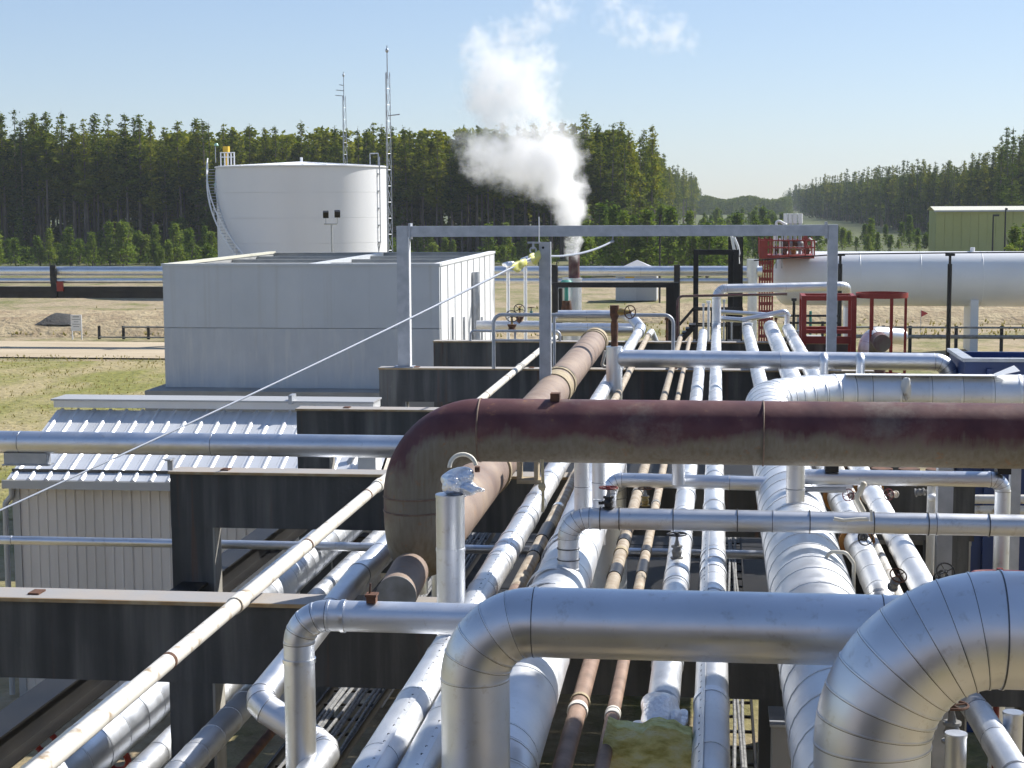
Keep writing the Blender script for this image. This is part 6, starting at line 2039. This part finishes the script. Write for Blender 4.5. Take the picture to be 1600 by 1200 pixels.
def tree_label(px, side, row):
    if side == 'L':
        if px < 335: return 'pine in the wood left of the tank', 'pines left of the storage tank'
        if px < 640: return 'pine rising behind the tank', 'pines behind the storage tank'
        if px < 905: return 'pine in the wood behind the steam', 'pines behind the steam plume'
        return 'tall pine between the steam and the clearing', 'pines right of the steam plume'
    if side == 'C':
        return 'pine along the cleared strip, left side, getting smaller into the distance', 'pines on the left side of the clearing'
    if px < 1400: return 'pine in the wood beyond the vessel', 'pines right of the clearing'
    return 'pine in the wood behind the olive hall', 'pines behind the olive hall'

FY = 232.0                       # front edge of the left wood
# ground line of tree tops in the photo for the left wood
prof = [(-60, 196), (0, 188), (60, 180), (110, 190), (160, 195), (215, 188), (260, 205), (330, 198), (400, 205), (470, 203), (540, 208), (600, 205), (660, 212), (720, 215),
        (800, 205), (860, 200), (905, 196), (930, 188), (960, 205), (1000, 200), (1030, 232), (1050, 238)]
def top_y(px):
    for (a, ya), (b_, yb) in zip(prof, prof[1:]):
        if a <= px <= b_:
            return ya + (yb - ya) * (px - a) / (b_ - a)
    return prof[0][1] if px < prof[0][0] else prof[-1][1]
count = 0
for row, (yo, step) in enumerate(((0, 1.85), (3.0, 2.1), (6.5, 2.4))):
    x = -112.0 + row
    while x < -12.5:
        y = FY + yo + rt_.uniform(-1.4, 1.4)
        px = px_of(x, y)
        ht = at(px, top_y(px), Y=y).z * rt_.choice((1.07, 1.03, .99, .95, .90, 1.05)) * (1.0 if row == 0 else 1.02)
        if -90 < px < 1060 and not (395 < px < 560 and row == 0):
            lab, grp = tree_label(px, 'L', row)
            lab = '%s, %s from the left in the %s row' % (lab, nth((grp, row)), ROWN[row])
            pr = rt_.choice(protos + protos[:4]) if rt_.random() < .86 else rt_.choice(spruces)
            place(pr, x, y, -.1, ht / 18.0, rt_.uniform(0, 6.28), lab, grp, squash=rt_.uniform(1.1, 1.5))
            count += 1
        x += step * rt_.uniform(.7, 1.3)
# left side of the clearing
y = FY + 6
while y < 1150:
    x = -11.8 + 2.0 * math.sin(y * .011) + rt_.uniform(-1.6, 1.2)
    ht = 19.0 * rt_.uniform(.86, 1.05)
    lab, grp = tree_label(0, 'C', 0)
    lab = 'pine along the left side of the clearing, %s from its near end' % nth(grp)
    place(rt_.choice(protos + spruces[:2]), x, y, -.1, ht / 18.0, rt_.uniform(0, 6.28), lab, grp, squash=rt_.uniform(1, 1.3))
    count += 1
    y += rt_.uniform(4, 8) + (y - FY) * .02
# right wood
y = 300.0
rx_prof = [(1225, 298), (1240, 290), (1265, 282), (1300, 268), (1340, 262), (1390, 257), (1440, 250), (1490, 250), (1530, 238), (1560, 225), (1600, 205), (1660, 200)]
def rtop(px):
    for (a, ya), (b_, yb) in zip(rx_prof, rx_prof[1:]):
        if a <= px <= b_:
            return ya + (yb - ya) * (px - a) / (b_ - a)
    return 300 if px < 1225 else 200
for px in [1224, 1228, 1231, 1235, 1239, 1243, 1248, 1252] + list(range(1257, 1660, 6)):
    pxx = px + rt_.uniform(-2.5, 2.5)
    # nearer toward the right
    Yq = {True: 1250 - (pxx - 1222) * 13.0}.get(pxx < 1262) or (720 - (pxx - 1262) * 2.0 if pxx < 1400 else 444 - (pxx - 1400) * .62)
    for row in range(2):
        yy = Yq + row * 9 + rt_.uniform(-4, 4)
        p = at(pxx + row * 3, 380, Y=yy)
        tp = at(pxx, rtop(pxx), Y=yy).z
        ht = max(6, tp) * rt_.uniform(.90, 1.05)
        if row == 0 and pxx > 1555 and rt_.random() < .3:
            ht *= 1.12
        lab, grp = tree_label(pxx, 'R', row)
        lab = '%s, %s from the left in the %s row' % (lab, nth((grp, row)), ROWN[row])
        place(rt_.choice(protos[:5] + spruces), p.x, yy, -.1, ht / 18.0, rt_.uniform(0, 6.28), lab, grp, squash=rt_.uniform(1.0, 1.35))
        count += 1
# a nearer tall pair at the right edge
for px, py, Yq in ((1578, 196, 262), (1561, 210, 270), (1612, 215, 255)):
    p = at(px, 380, Y=Yq)
    ht = at(px, py, Y=Yq).z
    place(spruces[px % 3], p.x, Yq, -.1, ht / 18.0, px, ['tallest ragged spruce behind the olive hall at the right', 'thin spruce left of the tallest ragged spruce', 'spruce at the right edge of the picture behind the hall'][(1578, 1561, 1612).index(px)], 'spruces behind the olive hall')
    count += 1

# low young trees and shrubs before the woods
def bush_row(n, pxa, pxb, Ya, Yb, smin, smax, lab, grp):
    for k, px in enumerate(sorted(rt_.uniform(pxa, pxb) for _ in range(n))):
        Yq = rt_.uniform(Ya, Yb)
        p = at(px, 400, Y=Yq)
        place(rt_.choice(bushes), p.x, Yq, -.1, rt_.uniform(smin, smax), rt_.uniform(0, 6.28), '%s, %s from the left' % (lab, ordinal(k + 1)), grp, 'young tree', squash=rt_.uniform(.9, 1.4))
bush_row(95, -40, 335, 205, 231, .45, 1.15, 'young tree below the wood left of the tank', 'young trees left of the tank')
bush_row(26, 610, 880, 205, 230, .5, 1.0, 'young tree below the wood behind the steam stack', 'young trees behind the stack')
bush_row(60, 905, 1125, 170, 226, .7, 1.45, 'bright green young tree in the thicket behind the hut', 'young trees behind the hut')
bush_row(95, 1085, 1225, 190, 560, .6, 1.25, 'young tree scattered in the clearing between the woods', 'young trees in the clearing')
bush_row(40, 1225, 1470, 245, 330, .5, 1.0, 'low young tree behind the white vessel', 'young trees behind the vessel')
bush_row(5, 1575, 1625, 165, 180, .9, 1.25, 'leafy young tree in front of the olive hall', 'young trees by the hall')

# the rest of the wood, as one mass: coarse trees behind the ones above
def wood(name, label, spots, leaf, seed):
    rnd = random.Random(seed)
    mb, tb = MB(), MB()
    for x, y, h in spots:
        tb.cyl((x, y, 0), (x, y, h * .8), .16, .05, 5, False)
        for q in range(9):
            clump(mb, V(x + rnd.uniform(-2.2, 2.2), y + rnd.uniform(-2.2, 2.2), rnd.uniform(.2, 4.0)), 1.3, 6, rnd, rnd.uniform(.0, .15))
        nlev = 9
        bare = rnd.uniform(.25, .5)
        for q in range(nlev):
            u = q / nlev
            z = h * (bare + (1 - bare) * (u + .05))
            rr = 1.9 * (1 - u) ** .7
            for w in range(8):
                a = rnd.uniform(0, 6.28)
                clump(mb, V(x + math.cos(a) * rr * .6, y + math.sin(a) * rr * .6, z), 1.0, 7, rnd, rnd.uniform(.1, .7))
    o = tag(mb.build(name, leaf, smooth=False), kind='stuff'); o['label'] = label
    t = tb.build('trunks', 'bark', o, ang=60); t['kind'] = 'stuff'
spots = []
for k in range(520):
    y = FY + 9 + rt_.random() ** 1.4 * 45
    x = rt_.uniform(-135, -14)
    spots.append((x, y, rt_.uniform(15.5, 18.8)))
for k in range(230):
    y = rt_.uniform(FY + 30, 1150)
    spots.append((-15 - rt_.random() * 22, y, rt_.uniform(15.5, 18.5)))
wood('forest', 'dense dark conifer wood behind the front row of trees', spots, 'pine_needles', 5)
spots = []
for k in range(420):
    px = rt_.uniform(1230, 1680)
    base = (720 - (px - 1262) * 2.0 if px < 1400 else 444 - (px - 1400) * .62)
    if px < 1262: base = 1250 - (px - 1222) * 13.0
    y = base + 14 + rt_.random() * 60
    spots.append((at(px, 380, Y=y).x + rt_.random() * 6, y, rt_.uniform(12, 15)))
wood('forest', 'dense dark conifer wood beyond the right hand trees', spots, 'spruce_needles', 6)
# far wooded ridge closing the clearing
spots = []
for k in range(520):
    px = rt_.uniform(1090, 1235)
    y = 860 + rt_.random() * 150
    hh = at(px, 308 + 6 * math.sin(px * .09) * .5, Y=y).z
    spots.append((at(px, 330, Y=y).x, y, hh * rt_.uniform(.9, 1.05)))
def far_wood(name, label, spots, leaf, seed):
    rnd = random.Random(seed)
    mb = MB()
    for x, y, h in spots:
        for q in range(10):
            u = q / 10
            rr = 1.7 * (1 - u) ** .8
            for w in range(4):
                a = rnd.uniform(0, 6.28)
                clump(mb, V(x + math.cos(a) * rr * .7, y + math.sin(a) * rr * .7, h * (.04 + .96 * u)), .9, 5, rnd, rnd.uniform(.1, .8))
    o = tag(mb.build(name, leaf, smooth=False), kind='stuff'); o['label'] = label
far_wood('forest', 'far hazy blue green wood closing the end of the clearing', spots, 'spruce_needles', 7)

# ================================================================== STEAM
Ysm = 50.0
k_ = Ysm / FPX
puffs = [  # px, py, radius px, strength
    (897, 396, 12, 2.4), (897, 384, 14, 2.2), (896, 370, 17, 2.0), (893, 350, 21, 1.6), (890, 328, 27, 1.3), (882, 306, 32, 1.2), (868, 276, 40, 1.2), (866, 244, 46, 1.15),
    (822, 258, 42, .95), (780, 250, 42, .8), (748, 238, 42, .6), (806, 222, 40, .7), (762, 268, 26, .5),
    (846, 206, 34, .6), (790, 178, 46, .55), (832, 168, 42, .55), (760, 150, 46, .6), (812, 132, 54, .62), (772, 106, 46, .6), (835, 98, 42, .45), (752, 72, 34, .45), (800, 66, 42, .42), (836, 42, 38, .32), (866, 10, 42, .28),
    (722, 224, 32, .34), (960, 24, 40, .27), (1000, 40, 40, .31), (1042, 52, 36, .36), (1074, 66, 24, .36)]
bm_all = MB()
def ico(c, r_):
    bm = bmesh.new()
    bmesh.ops.create_icosphere(bm, subdivisions=3, radius=r_)
    i = len(bm_all.v)
    bm_all.v += [v.co + c for v in bm.verts]
    bm_all.f += [tuple(i + v.index for v in f.verts) for f in bm.faces]
    bm.free()
sph = []
for px, py, rp_, s in puffs:
    c = at(px, py, Y=Ysm + (random.random() - .5) * rp_ * k_ * .8)
    sph.append((c, rp_ * k_ * 1.45, s))
    ico(c, rp_ * k_ * 1.5)
m = bpy.data.materials.new('steam')
m.use_nodes = True
MATS['steam'] = m
nt = m.node_tree
nt.nodes.clear()
out = nd(nt, 'ShaderNodeOutputMaterial')
pv = nd(nt, 'ShaderNodeVolumePrincipled')
pv.inputs['Color'].default_value = (.998, .997, .999, 1)
pv.inputs['Anisotropy'].default_value = .25
nt.links.new(pv.outputs[0], out.inputs['Volume'])
g = nd(nt, 'ShaderNodeNewGeometry')
pos = g.outputs['Position']
# billowy offset
nz = nd(nt, 'ShaderNodeTexNoise')
nz.inputs['Scale'].default_value = 1.4; nz.inputs['Detail'].default_value = 5; nz.inputs['Roughness'].default_value = .6
nt.links.new(pos, nz.inputs['Vector'])
sub = nd(nt, 'ShaderNodeVectorMath', operation='SUBTRACT'); sub.inputs[1].default_value = (.5, .5, .5)
nt.links.new(nz.outputs['Color'], sub.inputs[0])
scl = nd(nt, 'ShaderNodeVectorMath', operation='SCALE'); scl.inputs['Scale'].default_value = 1.35
nt.links.new(sub.outputs[0], scl.inputs[0])
add = nd(nt, 'ShaderNodeVectorMath', operation='ADD')
nt.links.new(pos, add.inputs[0]); nt.links.new(scl.outputs[0], add.inputs[1])
total = None
for c, r_, s in sph:
    dn = nd(nt, 'ShaderNodeVectorMath', operation='DISTANCE')
    dn.inputs[1].default_value = c
    nt.links.new(add.outputs[0], dn.inputs[0])
    mr = nd(nt, 'ShaderNodeMapRange', interpolation_type='SMOOTHSTEP')
    mr.inputs[1].default_value = r_ * .98; mr.inputs[2].default_value = r_ * .12
    mr.inputs[3].default_value = 0; mr.inputs[4].default_value = s
    nt.links.new(dn.outputs['Value'], mr.inputs[0])
    total = mr.outputs[0] if total is None else math2(nt, 'MAXIMUM', total, mr.outputs[0])
fn = nd(nt, 'ShaderNodeTexNoise')
fn.inputs['Scale'].default_value = 2.6; fn.inputs['Detail'].default_value = 6.0; fn.inputs['Roughness'].default_value = .66
nt.links.new(pos, fn.inputs['Vector'])
ero = math2(nt, 'MULTIPLY', math2(nt, 'SUBTRACT', fn.outputs['Fac'], .36), 1.25)
dd = math2(nt, 'SUBTRACT', total, math2(nt, 'MAXIMUM', ero, 0.0))
dd = math2(nt, 'MAXIMUM', dd, 0.0)
nt.links.new(math2(nt, 'MULTIPLY', dd, 4.0), pv.inputs['Density'])
try:
    m.cycles.volume_step_rate = 1.6
except Exception:
    pass
hull = bm_all.build('steam_plume', 'steam', smooth=False, loc=at(897, 395, Y=Ysm))
rm = hull.modifiers.new('remesh', 'REMESH')
rm.mode = 'VOXEL'
rm.voxel_size = .14
dg = bpy.context.evaluated_depsgraph_get()
me2 = bpy.data.meshes.new_from_object(hull.evaluated_get(dg))
hull.modifiers.clear()
hull.data = me2
tag(hull, 'white billowing steam plume blowing up and left from the rusty stack', 'steam', kind='stuff')

# ================================================================== HAZE
mb = MB().box((-700, -70, -2), (700, 1560, 42))
hz = mb.build('haze', 'white_paint', smooth=False, loc=(0, 600, 0))
m = bpy.data.materials.new('haze_air')
m.use_nodes = True
nt = m.node_tree
nt.nodes.clear()
out = nd(nt, 'ShaderNodeOutputMaterial')
pv = nd(nt, 'ShaderNodeVolumePrincipled')
pv.inputs['Color'].default_value = (.78, .86, .97, 1)
pv.inputs['Density'].default_value = .00017
nt.links.new(pv.outputs[0], out.inputs['Volume'])
hz.data.materials.clear()
hz.data.materials.append(m)
tag(hz, 'thin pale blue summer haze over the whole plant', kind='stuff')
